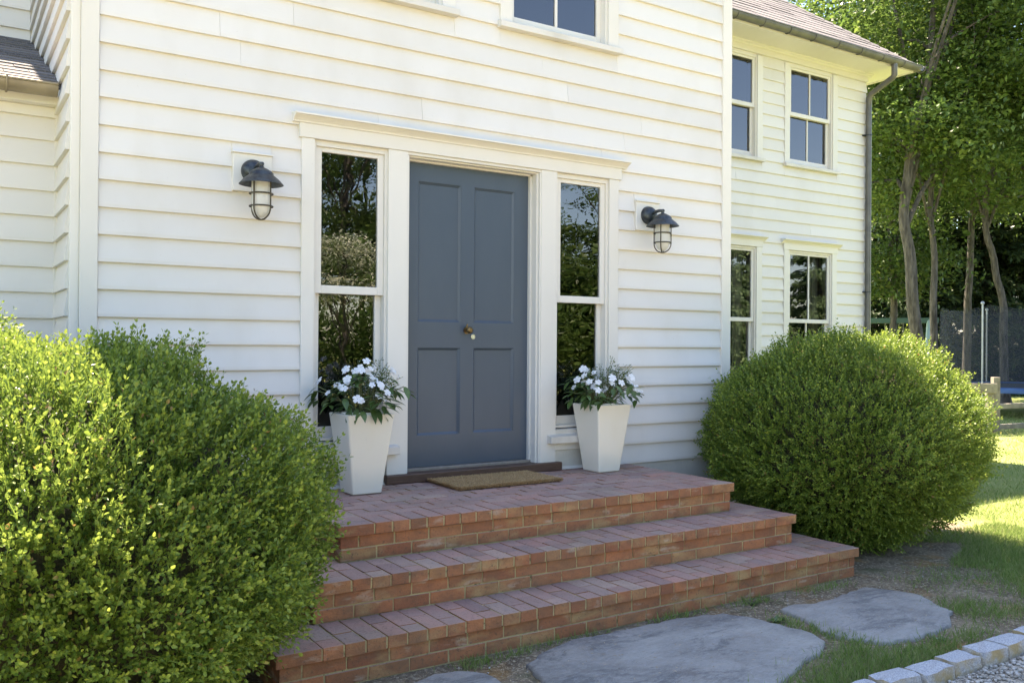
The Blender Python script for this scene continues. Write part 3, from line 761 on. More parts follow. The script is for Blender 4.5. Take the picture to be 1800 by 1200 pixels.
for nm, tp, mt in (('tread_bricks', True, BRICK_TI), ('riser_bricks', False, BRICK_SI)):
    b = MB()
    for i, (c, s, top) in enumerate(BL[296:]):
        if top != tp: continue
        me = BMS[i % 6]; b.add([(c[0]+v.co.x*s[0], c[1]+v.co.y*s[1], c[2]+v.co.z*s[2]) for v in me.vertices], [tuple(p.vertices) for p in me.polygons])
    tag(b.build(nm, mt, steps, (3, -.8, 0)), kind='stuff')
core = MB()
for (x0, x1, yf, zt) in TIER:
    core.box(x0+.009, x1-.009, yf+.009, -.013, zt-.056, zt-.0055); core.box(x0+.029, x1-.029, yf+.029, -.014, -.1, zt-.0565)
core.build('mortar', MORTAR, steps, (3, -.8, 0))

# ------------------------------------------------------------------ flagstones, kerb
def poly_stone(name, pts, z0, z1, label, cat, seed, group=None, jag=.012):
    r = random.Random(seed); P = []
    n = len(pts)
    for i in range(n):
        a, b = Vector(pts[i]), Vector(pts[(i+1) % n]); k = max(1, int((b-a).length/.05))
        for j in range(k):
            q = a.lerp(b, j/k); P.append(q+Vector((r.uniform(-jag, jag), r.uniform(-jag, jag))))
    c = sum(P, Vector((0, 0)))/len(P); m = len(P)
    v = [(p.x, p.y, z0) for p in P]+[(p.x, p.y, z1-.007+r.uniform(-.002, .002)) for p in P]
    v += [(*(p+(c-p).normalized()*r.uniform(.008, .018)), z1+r.uniform(-.001, .001)) for p in P]
    v += [(*(p.lerp(c, .45)), z1+r.uniform(-.0015, .0015)) for p in P]+[(c.x, c.y, z1)]
    f = []
    for i in range(m):
        j = (i+1) % m
        f += [(i, j, m+j, m+i), (m+i, m+j, 2*m+j, 2*m+i), (2*m+i, 2*m+j, 3*m+j, 3*m+i), (3*m+i, 3*m+j, 4*m)]
    o = MB().add(v, f).build(name, STONE, None, (c.x, c.y, z0)); o.data.polygons.foreach_set('use_smooth', [True]*len(o.data.polygons))
    return tag(o, label, cat, group)
poly_stone('flagstone', [(2.25, -2.22), (2.31, -1.96), (2.48, -1.875), (2.68, -1.805), (3.02, -1.825), (3.335, -1.822), (3.66, -1.89), (3.74, -2.0), (3.775, -2.2), (3.815, -2.38), (3.755, -2.5), (3.64, -2.575), (3.43, -2.625), (3.18, -2.73), (2.8, -2.82), (2.45, -2.62)][::-1], -.02, .022, 'large bluestone slab along the foot of the brick steps', 'flagstone', 1)
poly_stone('flagstone', [(4.025, -1.99), (4.141, -1.986), (4.269, -2.03), (4.544, -1.994), (4.818, -1.965), (4.893, -2.096), (4.952, -2.205), (4.945, -2.266), (4.864, -2.401), (4.809, -2.541), (4.70, -2.568), (4.655, -2.632), (4.576, -2.673), (4.396, -2.69), (4.199, -2.692), (4.047, -2.669), (3.927, -2.564), (3.888, -2.501), (3.899, -2.343), (3.983, -2.175), (3.985, -2.083)][::-1], -.02, .020, 'rounded bluestone slab in front of the right boxwood', 'flagstone', 2)
poly_stone('flagstone', [(1.79, -1.875), (1.877, -1.846), (1.981, -1.868), (2.08, -1.954), (2.092, -2.056), (2.05, -2.4), (1.75, -2.55), (1.5, -2.3), (1.6, -1.98)][::-1], -.02, .020, 'bluestone slab beside the left boxwood, mostly cut off', 'flagstone', 3)
kr = random.Random(8); x = 2.72
def sett(i, L, W, H):
    r = random.Random(50+i); bm = bmesh.new(); bmesh.ops.create_cube(bm, size=1)
    bmesh.ops.subdivide_edges(bm, edges=bm.edges[:], cuts=2, use_grid_fill=True)
    for v in bm.verts:
        e = sum(abs(abs(c)-.5) < .01 for c in v.co); s = 1-.035*max(e-1, 0)
        v.co = Vector((v.co.x*L*s, v.co.y*W*s, v.co.z*H*s))+Vector([r.uniform(-.0055, .0055) for _ in range(3)])
    me = bpy.data.meshes.new('granite_sett'); bm.to_mesh(me); bm.free(); me.materials.append(GRANITE)
    return me
for i in range(16):
    L = kr.choice([.215, .225, .235, .245]); H = .15
    o = link('granite_sett', sett(i, L-.020, .12, H), None, (x+L/2, -3.035+kr.uniform(-.008, .008), .0-.012+kr.uniform(-.006, .006)))
    o.rotation_euler = (kr.uniform(-.03, .03), kr.uniform(-.02, .02), kr.uniform(-.03, .03))
    tag(o, 'rough grey granite sett in the row edging the gravel drive', 'paving stone', 'granite setts edging the drive'); x += L

# ------------------------------------------------------------------ doormat
mat_o = thing('doormat', (3.16, -.275, .57), 'thick brown coir doormat lying in front of the blue door', 'doormat')
MBx = MB().box(2.772, 3.562, -.505, -.075, .5715, .592); MBx.build('backing', COIRB, mat_o, (3.16, -.275, .5715), .012)
n = 26000
P = np.stack([RNG.uniform(2.765, 3.568, n), RNG.uniform(-.512, -.068, n), np.full(n, .588)], 1)
q = RNG.random(n) < .22
P[q, 2] = RNG.uniform(.574, .595, q.sum()); side = RNG.integers(0, 3, n)
P[q & (side == 0), 1] = -.505; P[q & (side == 1), 0] = 2.772; P[q & (side == 2), 1] = -.507
Dv = np.stack([RNG.normal(0, .5, n), RNG.normal(0, .5, n)-.1, RNG.uniform(.5, 1, n)], 1); Dv[q, 1] -= 1.0; Dv[q & (side == 1), 0] -= 1.2
V, F, k_ = leaf_arrays(P, Dv, RNG.normal(0, 1, (n, 3)), RNG.uniform(.008, .016, n), RNG.uniform(.002, .0035, n), .1, False)
tag(link('coir_pile', np_mesh('coir_pile', V-np.array([3.16, -.275, .57]), F, COIR, {'rnd': np.repeat(RNG.random(n), k_), 'tip': np.repeat(RNG.random(n)**3, k_)}), mat_o, (3.16, -.275, .57)), kind='stuff')

# ------------------------------------------------------------------ planters with flowers
def planter(x, y, label, seed):
    r = random.Random(seed)
    t = thing('planter', (x, y, .57), label, 'planter', None)
    b0, b1, z0, z1 = .098, .156, .5725, 1.062
    def ring(h, z, cr=.012):
        pts = []
        for sx, sy in ((-1, -1), (1, -1), (1, 1), (-1, 1)):
            a0 = math.atan2(sy, sx)
            for k in range(-2, 3):
                a = a0+k*math.pi/8; pts.append((x+sx*(h-cr)+math.cos(a)*cr, y+sy*(h-cr)+math.sin(a)*cr, z))
        return pts
    prof = [(b0-.006, z0), (b0, z0+.006), (b1-.001, z1-.008), (b1, z1), (b1-.006, z1+.004), (b1-.022, z1+.004), (b1-.026, z1-.002), (b1-.034, z1-.06)]
    v = []; f = []; m = 20
    for h, z in prof: v += ring(h, z)
    for i in range(len(prof)-1):
        for k in range(m): f.append((i*m+k, i*m+(k+1) % m, (i+1)*m+(k+1) % m, (i+1)*m+k))
    f.append(tuple(range(m-1, -1, -1)))
    MB().add(v, f).build('pot', POT, t, (x, y, z0))
    MB().box(x-.13, x+.13, y-.13, y+.13, z1-.06, z1-.018).build('potting_soil', DIRT, t, (x, y, z1-.06))
    MB().lathe([(.128, z1-.05), (.128, z1+.010), (.122, z1+.014), (.116, z1+.010), (.116, z1-.05)], (x, y, 0), 32).build('inner_pot_rim', POT, t, (x, y, z1))
    return t
def leaf_mesh(i):
    r = random.Random(i+700); L = 1.0; n = 7; v = []; f = []
    bend = r.uniform(.10, .34); tw = r.uniform(-.2, .2)
    for k in range(n+1):
        s = k/n; wd = .5*math.sin(math.pi*min(1, s*.92+.06))**.8*(1-s**3*.6) if k < n else .01
        zc = -bend*s*s; 
        v += [(s, wd*.44, zc+.055*wd*2+tw*s*wd*.3), (s, 0, zc), (s, -wd*.44, zc+.055*wd*2-tw*s*wd*.3)]
    for k in range(n):
        a = 3*k; f += [(a, a+3, a+4, a+1), (a+1, a+4, a+5, a+2)]
    return MB().add(v, f, True).mesh('leaf', PLEAF)
LFM = [leaf_mesh(i) for i in range(5)]
def flower_mesh(i):
    r = random.Random(i+900); b = MB()
    for p in range(5):
        a = 2*math.pi*p/5+r.uniform(-.1, .1); ca, sa = math.cos(a), math.sin(a); pts = []
        for (s, wd, z) in ((.05, .06, 0), (.45, .34, .10), (.8, .40, .09), (1.0, .20, .02)):
            pts.append((s, wd, z+r.uniform(-.03, .05))); pts.append((s, -wd, z+r.uniform(-.03, .05)))
        v = [(s*ca-wd*sa, s*sa+wd*ca, z) for s, wd, z in pts]
        b.add(v, [(0, 2, 3, 1), (2, 4, 5, 3), (4, 6, 7, 5)], True)
    return b.mesh('flower', PETAL)
FLM = [flower_mesh(i) for i in range(4)]
def plant(x, y, label, seed, lean, blooms):
    r = random.Random(seed); z = 1.05
    t = thing('flowering_plant', (x, y, z), label, 'plant', None)
    st = MB(); ctr = Vector((x, y, z))
    def put(nm, me, p, d, n, s):
        d = Vector(d).normalized(); n = Vector(n); sd = d.cross(n).normalized(); n = sd.cross(d)
        o = bpy.data.objects.new(nm, me); COL.objects.link(o); o.parent = t
        o.matrix_local = Matrix.Translation(Vector(p)-ctr) @ Matrix(((d.x, -sd.x, n.x, 0), (d.y, -sd.y, n.y, 0), (d.z, -sd.z, n.z, 0), (0, 0, 0, 1))) @ Matrix.Diagonal((s, s*r.uniform(.85, 1.1), s, 1))
        return o
    tips = []
    for i in range(46):                       # leafy stems
        a = r.uniform(0, 2*math.pi); out = r.uniform(.05, .27); h = r.uniform(.06, .26)*(1.2-out*2.2)+.03
        p0 = ctr+Vector((math.cos(a)*.05, math.sin(a)*.05, 0)); p2 = ctr+Vector((math.cos(a)*out, math.sin(a)*out, h)); p1 = p0.lerp(p2, .5)+Vector((0, 0, .04))
        st.tube([p0, p1, p2], [.005, .004, .003], 5)
        tips.append((p2, a, out))
        for k in range(4):
            b = a+r.uniform(-1.5, 1.5); dn = .15-.85*out/.23*r.random()
            put('leaf', LFM[r.randrange(5)], p2-Vector((0, 0, r.uniform(0, .06)))+Vector((math.cos(b), math.sin(b), 0))*.01, (math.cos(b), math.sin(b), dn), (math.cos(b)*.4, math.sin(b)*.4, 1), r.uniform(.06, .105))
    for i in range(14):                       # leaves hanging over the rim
        a = r.uniform(0, 2*math.pi); p = ctr+Vector((math.cos(a)*.14, math.sin(a)*.14, .05))
        put('leaf', LFM[r.randrange(5)], p, (math.cos(a)*.6, math.sin(a)*.6, -.55), (math.cos(a), math.sin(a), .6), r.uniform(.07, .11))
    r.shuffle(tips)
    for (p, a, out) in sorted(tips, key=lambda q: q[0].y+.6*q[0].x)[:blooms]:             # white blooms, mostly facing out and up
        p = p+Vector((0, 0, r.uniform(.02, .05))); d0 = Vector((math.cos(a)*(.4+out*3), math.sin(a)*(.4+out*3)-.35, .9)).normalized()
        for q in range(r.choice((1, 1, 2))):
            pp = p+Vector((r.uniform(-.03, .03), r.uniform(-.03, .03), r.uniform(-.01, .02)))
            tx = d0.cross(Vector((r.uniform(-1, 1), r.uniform(-1, 1), .2))).normalized()
            put('flower', FLM[r.randrange(4)], pp, tx, d0+Vector((r.uniform(-.3, .3), r.uniform(-.3, .3), 0)), r.uniform(.021, .031))
    # airy filler shoots with tiny leaves and white florets
    LP = []; LD = []; LL = []; FP = []
    for i in range(36):
        a = r.uniform(-1.0, 1.3) if i < 26 else r.uniform(0, 6.28); out = r.uniform(.08, .25); h = r.uniform(.24, .42)-(out*.5)
        p0 = ctr+Vector((.03, .02, .02)); p2 = ctr+Vector((math.cos(a)*out+lean, math.sin(a)*out, h)); p1 = p0.lerp(p2, .55)+Vector((-.01, 0, .05))
        pts = [p0.lerp(p1, s).lerp(p1.lerp(p2, s), s) for s in [k/9 for k in range(10)]]
        st.tube(pts, .0016, 4)
        for k in range(46):
            s = r.uniform(.3, 1); q = pts[min(9, int(s*9))]+Vector([r.gauss(0, .011) for _ in range(3)])
            if k % 3 == 0: FP.append(q)
            LP.append(q); LD.append([r.gauss(0, 1), r.gauss(0, 1), r.gauss(.5, .7)]); LL.append(r.uniform(.008, .017))
    st.build('stem', STEM, t, tuple(ctr))
    nn = len(LP); V, F, k_ = leaf_arrays(np.array(LP)-np.array(ctr), np.array(LD), RNG.normal(0, 1, (nn, 3)), np.array(LL), np.array(LL)*.45)
    tag(link('filler_foliage', np_mesh('filler_foliage', V, F, LOCUST, {'rnd': np.repeat(RNG.random(nn), k_), 'tip': np.repeat(RNG.random(nn)*.3, k_)}), t, tuple(ctr)), kind='stuff')
    FP = np.repeat(np.array(FP), 3, 0); nn = len(FP)
    V, F, k_ = leaf_arrays(FP-np.array(ctr), RNG.normal(0, 1, (nn, 3)), RNG.normal(0, 1, (nn, 3)), .0065, .006)
    tag(link('tiny_florets', np_mesh('tiny_florets', V, F, PETAL), t, tuple(ctr)), kind='stuff')
    return t
planter(2.222, -.222, 'tall tapered cream planter left of the blue door', 1)
planter(4.130, -.222, 'tall tapered cream planter right of the blue door', 2)
plant(2.222, -.222, 'white impatiens with dark leaves in the planter left of the door', 21, .03, 27)
plant(4.130, -.222, 'white impatiens with dark leaves in the planter right of the door', 34, .03, 19)

# ------------------------------------------------------------------ wall lanterns
def lantern(x, label):
    y = -.215
    t = thing('wall_lantern', (x, -.04, 2.53), label, 'lantern', None)
    d = MB(); prof = [(0, -.066), (.03, -.0655), (.052, -.055), (.066, -.035), (.071, -.012), (.071, 0)]
    n = 24; v = []; f = []
    for r_, o in prof[::-1]:
        for k in range(n): a = 2*math.pi*k/n; v.append((x+r_*math.cos(a), -.0405+o, 2.53+r_*math.sin(a)))
    for i in range(len(prof)-1):
        for k in range(n): f.append((i*n+k, i*n+(k+1) % n, (i+1)*n+(k+1) % n, (i+1)*n+k))
    d.add(v, f, True); d.build('wall_dome', BRONZE, t, (x, -.04, 2.53))
    a = MB(); a.tube([(x, -.09, 2.535), (x, -.13, 2.548), (x, -.17, 2.552), (x, y+.005, 2.548), (x, y, 2.53), (x, y, 2.50)], .0125, 10)
    a.lathe([(0, 2.560), (.012, 2.558), (.017, 2.548), (.012, 2.536), (.010, 2.53)], (x, y, 0), 14); a.build('arm', BRONZE, t, (x, -.1, 2.53))
    s = MB(); s.lathe([(.012, 2.528), (.032, 2.520), (.060, 2.503), (.070, 2.493), (.070, 2.482), (.080, 2.474), (.105, 2.453), (.125, 2.430), (.128, 2.426), (.124, 2.425), (.102, 2.446), (.080, 2.466), (.066, 2.474), (.0, 2.476)], (x, y, 0), 36)
    s.build('shade', BRONZE, t, (x, y, 2.43))
    g = MB(); g.lathe([(.052, 2.47), (.055, 2.44), (.056, 2.32), (.054, 2.29), (.046, 2.262), (.030, 2.242), (.010, 2.233), (0, 2.232)], (x, y, 0), 28); g.build('glass_jar', JAR, t, (x, y, 2.23))
    c = MB(); R0 = .0665
    for k in range(2):
        for sg in (1,):
            an = math.pi/2*k+.62; ca, sa = math.cos(an), math.sin(an); pts = []
            pts = [(x+ca*R0, y+sa*R0, 2.468), (x+ca*R0, y+sa*R0, 2.29)]
            for j in range(1, 12):
                th = math.pi*j/12; pts.append((x+ca*R0*math.cos(th), y+sa*R0*math.cos(th), 2.29-math.sin(th)*.069))
            pts += [(x-ca*R0, y-sa*R0, 2.29), (x-ca*R0, y-sa*R0, 2.468)]
            c.tube(pts, .0046, 8)
    for z in (2.372, 2.298):
        ring = [(x+R0*math.cos(2*math.pi*k/28), y+R0*math.sin(2*math.pi*k/28), z) for k in range(29)]; c.tube(ring, .0046, 8)
    c.build('cage', CAGE, t, (x, y, 2.23))
lantern(LX[0], 'caged bronze wall lantern mounted left of the front door')
lantern(LX[1], 'caged bronze wall lantern mounted right of the front door')

# ------------------------------------------------------------------ boxwood shrubs
def boxwood(name, c, Rx, Ry, H, n, label, seed, lobes=44, sprout=.055, leaf=.0176, power=2.05):
    g = np.random.default_rng(seed); cx, cy = c
    t = thing(name, (cx, cy, 0), label, 'shrub', None)
    zc, hz = .485*H, .515*H
    bd = unit(g.normal(0, 1, (lobes, 3))); ba = g.uniform(-.078, .098, lobes); bw = g.uniform(.14, .36, lobes)
    sdv = unit(g.normal(0, 1, (300, 3))); sa = g.uniform(-.085, .085, 300)
    def surf(Nv, fine=False):
        q = np.abs(Nv)**power; s = q.sum(1)**(-1/power)
        k = 1+(ba[None]*np.exp(-(1-Nv@bd.T)/(bw[None]**2*.5))).sum(1)
        if fine: k = k+(sa[None]*np.exp(-(1-Nv@sdv.T)/.008)).sum(1)
        Pp = Nv*(s*k)[:, None]; low = np.clip(-Pp[:, 2], 0, 1); Pp[:, :2] *= (1-.22*low**2)[:, None]
        return Pp
    sc = np.array([Rx, Ry, hz])
    # bias the sampling so that the shell is evenly covered
    N0 = unit(g.normal(0, 1, (n, 3))); N0 = N0[N0[:, 2] > -.93]; n = len(N0)
    Ps = surf(N0, True); nrm = unit(N0/sc)
    depth = g.random(n)**1.6*.20
    base = Ps*sc*(1-depth)[:, None]+np.array([cx, cy, zc])
    d = unit(nrm*1.0+np.array([0, 0, .55])+g.normal(0, .38, (n, 3)))
    Ls = g.uniform(.06, .12, n)*(1+sprout*9*(g.random(n) < .07))
    jn = 10; J_ = np.arange(jn)
    a = unit(np.cross(d, g.normal(0, 1, (n, 3)))); b = np.cross(d, a)
    frac = (J_//2+.6)/(jn/2)
    P = base[:, None, :]+d[:, None, :]*(Ls[:, None]*frac[None])[:, :, None]
    ang = (J_//2)*1.57+(J_ % 2)*math.pi
    rad = np.cos(ang)[None, :, None]*a[:, None, :]+np.sin(ang)[None, :, None]*b[:, None, :]
    op = (1.05-.75*frac)[None, :, None]
    D = unit(d[:, None, :]*(.75)+rad*op+g.normal(0, .16, (n, jn, 3)))
    Nn = unit(d[:, None, :]*1.0-rad*.6+g.normal(0, .25, (n, jn, 3)))
    P = (P+rad*.003).reshape(-1, 3); D = D.reshape(-1, 3); Nn = Nn.reshape(-1, 3); m = len(P)
    L = leaf*g.uniform(.75, 1.2, m)
    V, F, k_ = leaf_arrays(P, D, Nn, L, L*.58, .16)
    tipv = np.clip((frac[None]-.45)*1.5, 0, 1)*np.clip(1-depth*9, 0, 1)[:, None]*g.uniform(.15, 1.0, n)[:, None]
    V2, F2, k2 = leaf_arrays(base-d*.03, d, g.normal(0, 1, (n, 3)), Ls+.03, .0035, .1)
    F = np.concatenate([F, F2+len(V)]); V = np.concatenate([V, V2]); V[:, 2] = np.maximum(V[:, 2], .02)
    rn = np.concatenate([np.repeat(g.random(m), k_), np.full(len(V2), .2)]); tv = np.concatenate([np.repeat(tipv.reshape(-1), k_), np.full(len(V2), .25)])
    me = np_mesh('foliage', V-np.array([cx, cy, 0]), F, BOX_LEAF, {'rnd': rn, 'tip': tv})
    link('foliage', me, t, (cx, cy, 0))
    # inner mass of twigs
    u_, v_ = 40, 22; NN = []
    for i in range(v_+1):
        ph = math.pi*i/v_
        for k in range(u_): th = 2*math.pi*k/u_; NN.append((math.sin(ph)*math.cos(th), math.sin(ph)*math.sin(th), math.cos(ph)))
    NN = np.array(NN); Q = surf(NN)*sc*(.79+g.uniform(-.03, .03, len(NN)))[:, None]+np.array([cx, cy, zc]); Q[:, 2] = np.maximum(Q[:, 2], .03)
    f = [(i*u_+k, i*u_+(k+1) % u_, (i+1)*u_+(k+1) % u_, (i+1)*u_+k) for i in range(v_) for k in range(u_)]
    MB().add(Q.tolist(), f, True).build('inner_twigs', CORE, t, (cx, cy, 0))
    st = MB()
    for i in range(7):
        an = g.uniform(0, 6.28); st.tube([(cx+.12*math.cos(an), cy+.12*math.sin(an), -.03), (cx+.3*math.cos(an), cy+.3*math.sin(an), .25*H), (cx+.5*Rx*math.cos(an), cy+.5*Ry*math.sin(an), .55*H)], [.028, .022, .012], 7)
    st.build('stem', BARK, t, (cx, cy, 0))
    return t
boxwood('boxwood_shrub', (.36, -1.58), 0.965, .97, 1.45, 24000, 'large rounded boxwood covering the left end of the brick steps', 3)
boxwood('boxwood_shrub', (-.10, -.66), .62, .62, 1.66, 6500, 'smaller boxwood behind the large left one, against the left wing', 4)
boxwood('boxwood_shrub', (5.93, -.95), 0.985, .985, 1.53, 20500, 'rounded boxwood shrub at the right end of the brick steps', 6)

# ------------------------------------------------------------------ grass, litter, pebbles
def blades(name, P, h, wd, mat, lean=.5, tipmul=1.0, kind='stuff'):
    n = len(P); D = np.stack([RNG.normal(0, lean, n), RNG.normal(0, lean, n), np.ones(n)], 1)
    V, F, k_ = leaf_arrays(P, D, RNG.normal(0, 1, (n, 3)), h, wd, .1, False)
    o = link(name, np_mesh(name, V, F, mat, {'rnd': np.repeat(RNG.random(n), k_), 'tip': np.repeat((RNG.random(n)**2)*tipmul, k_)}))
    return tag(o, kind=kind)
def region(n, x0, x1, y0, y1, test, z=0.):
    P = np.stack([RNG.uniform(x0, x1, n), RNG.uniform(y0, y1, n), np.full(n, z)], 1); return P[test(P[:, 0], P[:, 1])]
def lawn_ok(x, y): return (y > -3.0) & (y < 2.3) & (x > 5.6) & ((y-(-2.62))*(6.5-5.55) < (x-5.55)*(-1.8+2.62)+.08+0*x) & ~((x < 7.7) & (y > -1.3)) | ((x > 11.9) & (y >= 2.3))
P1 = region(60000, 5.5, 9.5, -3.0, 2.2, lambda x, y: lawn_ok(x, y), -.012)
o = blades('lawn_grass', P1, RNG.uniform(.025, .065, len(P1)), RNG.uniform(.003, .005, len(P1)), GRASS, .6, .9)
tag(o, 'short sunlit lawn grass to the right of the house', 'grass')
P2 = region(70000, 9.5, 21, -3.0, 10, lambda x, y: lawn_ok(x, y), -.012)
o = blades('lawn_grass', P2, RNG.uniform(.03, .07, len(P2)), RNG.uniform(.006, .010, len(P2)), GRASS, .6, .9)
tag(o, 'lawn grass running back to the fence and trees', 'grass')
P3 = region(34000, 5.3, 7.6, -3.05, -1.25, lambda x, y: (x-5.5+.25*np.sin(y*9))*.86+(y+2.7)*-.5 > .12, -.008)
o = blades('lawn_grass', P3, RNG.uniform(.03, .07, len(P3)), RNG.uniform(.003, .005, len(P3)), GRASS, .6, .6)
tag(o, 'shaded lawn grass beside the right boxwood', 'grass')
CL = [(3.55, -2.80, .20, .09, 1500), (3.9, -2.86, .18, .07, 1100), (3.3, -2.86, .16, .05, 800), (4.2, -2.85, .2, .06, 600), (4.95, -2.55, .13, .09, 900), (5.15, -2.75, .15, .07, 500), (3.86, -2.25, .04, .10, 240), (3.9, -2.5, .05, .08, 260), (3.75, -2.66, .10, .05, 500),
      (2.3, -1.80, .14, .02, 200), (2.75, -1.775, .12, .014, 120), (3.4, -1.78, .12, .018, 200), (4.0, -1.80, .1, .03, 200), (4.6, -1.83, .12, .03, 160), (4.5, -2.80, .14, .05, 260), (5.5, -2.1, .25, .15, 500), (2.1, -1.83, .05, .03, 120), (5.95, -2.35, .2, .14, 1400), (5.7, -2.6, .16, .12, 900), (6.3, -2.0, .2, .1, 700)]
Pg = np.concatenate([np.stack([RNG.normal(a, s, n), RNG.normal(b, t_, n), np.full(n, -.004)], 1) for a, b, s, t_, n in CL])
Pg = Pg[(Pg[:, 1] < -1.765) & (Pg[:, 1] > -2.98)]
inst = lambda x, y: ((x > 2.3) & (x < 3.72) & (y < -1.86) & (y > -2.55)) | ((x > 4.0) & (x < 4.8) & (y < -2.04) & (y > -2.62))
Pg = Pg[~inst(Pg[:, 0], Pg[:, 1])]
o = blades('grass_tufts', Pg, RNG.uniform(.025, .075, len(Pg)), RNG.uniform(.0025, .0045, len(Pg)), GRASS, .55, .55)
tag(o, 'tufts of grass between the flagstones and the setts', 'grass')
Pl = region(26000, 1.5, 6.4, -2.99, -1.76, lambda x, y: ~inst(x, y) & (RNG.random(len(x)) < np.where(x > 4.8, 1, .6)))
n = len(Pl); Pl[:, 2] = RNG.uniform(.0, .006, n); an = RNG.uniform(0, 6.28, n)
V, F, k_ = leaf_arrays(Pl, np.stack([np.cos(an), np.sin(an), RNG.normal(0, .1, n)], 1), np.tile([0, 0, 1.], (n, 1))+RNG.normal(0, .3, (n, 3)), RNG.uniform(.015, .06, n), RNG.uniform(.0015, .004, n), .1, False)
o = tag(link('needle_litter', np_mesh('needle_litter', V, F, LITTER, {'rnd': np.repeat(RNG.random(n), k_), 'tip': np.repeat(RNG.random(n)**2, k_)})), 'dry needles and straw scattered over the bare soil', 'plant litter', None, 'stuff')
def on_slab(x, y): return ((x > 2.4) & (x < 3.68) & (y < -1.9) & (y > -2.55)) | ((x > 4.05) & (x < 4.78) & (y < -2.06) & (y > -2.6))
Pb = region(420, 2.3, 4.9, -2.65, -1.85, on_slab, .0245); n = len(Pb); an = RNG.uniform(0, 6.28, n)
V, F, k_ = leaf_arrays(Pb, np.stack([np.cos(an), np.sin(an), np.zeros(n)], 1), np.tile([0, 0, 1.], (n, 1))+RNG.normal(0, .15, (n, 3)), RNG.uniform(.006, .028, n), RNG.uniform(.0015, .006, n), .1, False)
tag(link('slab_litter', np_mesh('slab_litter', V, F, LITTER, {'rnd': np.repeat(RNG.random(n), k_), 'tip': np.repeat(RNG.random(n), k_)})), 'crumbs of dry leaf lying on the bluestone slabs', 'plant litter', None, 'stuff')
def pebbles(name, P, rmin, rmax, label):
    ico = [(0, 0, -1), (.72, -.53, -.45), (-.28, -.85, -.45), (-.89, 0, -.45), (-.28, .85, -.45), (.72, .53, -.45), (.28, -.85, .45), (-.72, -.53, .45), (-.72, .53, .45), (.28, .85, .45), (.89, 0, .45), (0, 0, 1)]
    fc = [(0, 2, 1), (1, 5, 0), (0, 3, 2), (0, 4, 3), (0, 5, 4), (1, 10, 5), (2, 6, 1), (3, 7, 2), (4, 8, 3), (5, 9, 4), (1, 6, 10), (2, 7, 6), (3, 8, 7), (4, 9, 8), (5, 10, 9), (6, 11, 10), (7, 11, 6), (8, 11, 7), (9, 11, 8), (10, 11, 9)]
    n = len(P); r = RNG.uniform(rmin, rmax, (n, 1, 1))*RNG.uniform(.6, 1.1, (n, 1, 3)); an = RNG.uniform(0, 6.28, n); c, s = np.cos(an)[:, None], np.sin(an)[:, None]
    Q = np.array(ico)[None]*r*RNG.uniform(.85, 1.15, (n, 12, 1)); Q[:, :, 2] *= .7
    X = Q[:, :, 0]*c-Q[:, :, 1]*s; Yy = Q[:, :, 0]*s+Q[:, :, 1]*c
    V = np.stack([X, Yy, Q[:, :, 2]], 2)+P[:, None, :]
    F = (np.arange(n)[:, None, None]*12+np.array(fc)[None]).reshape(-1, 3)
    return tag(link(name, np_mesh(name, V.reshape(-1, 3), F, PEBBLE, smooth=True)), label, 'gravel', None, 'stuff')
Pp = region(5200, 2.6, 6.2, -3.75, -3.1, lambda x, y: np.ones(len(x), bool), .0)
pebbles('drive_gravel', Pp, .006, .015, 'loose mixed pebbles of the gravel drive beside the setts')
Ps_ = region(420, 1.5, 6.0, -2.97, -1.77, lambda x, y: ~inst(x, y), .001)
pebbles('soil_pebbles', Ps_, .003, .008, 'small stones lying on the bare soil by the steps')
# broad-leaved weeds
def weed(x, y, s, label, seed):
    r = random.Random(seed); t = thing('weed', (x, y, 0), label, 'weed')
    for i in range(9):
        a = i*.72+r.uniform(-.2, .2); d = Vector((math.cos(a), math.sin(a), r.uniform(.25, .7))).normalized(); n_ = Vector((-math.cos(a)*.5, -math.sin(a)*.5, 1)); sd = d.cross(n_).normalized(); n_ = sd.cross(d)
        o = bpy.data.objects.new('leaf', LFM[r.randrange(5)]); COL.objects.link(o); o.parent = t; q = s*r.uniform(.7, 1.1)
        o.matrix_local = Matrix(((d.x, -sd.x, n_.x, 0), (d.y, -sd.y, n_.y, 0), (d.z, -sd.z, n_.z, 0), (0, 0, 0, 1))) @ Matrix.Diagonal((q, q, q, 1))
weed(3.84, -2.12, .07, 'small leafy weed between the two large flagstones', 1)
weed(4.32, -2.76, .055, 'small weed between the rounded flagstone and the setts', 2)
weed(3.98, -.06+(-1.76), .05, 'weed at the foot of the lowest brick riser', 3)

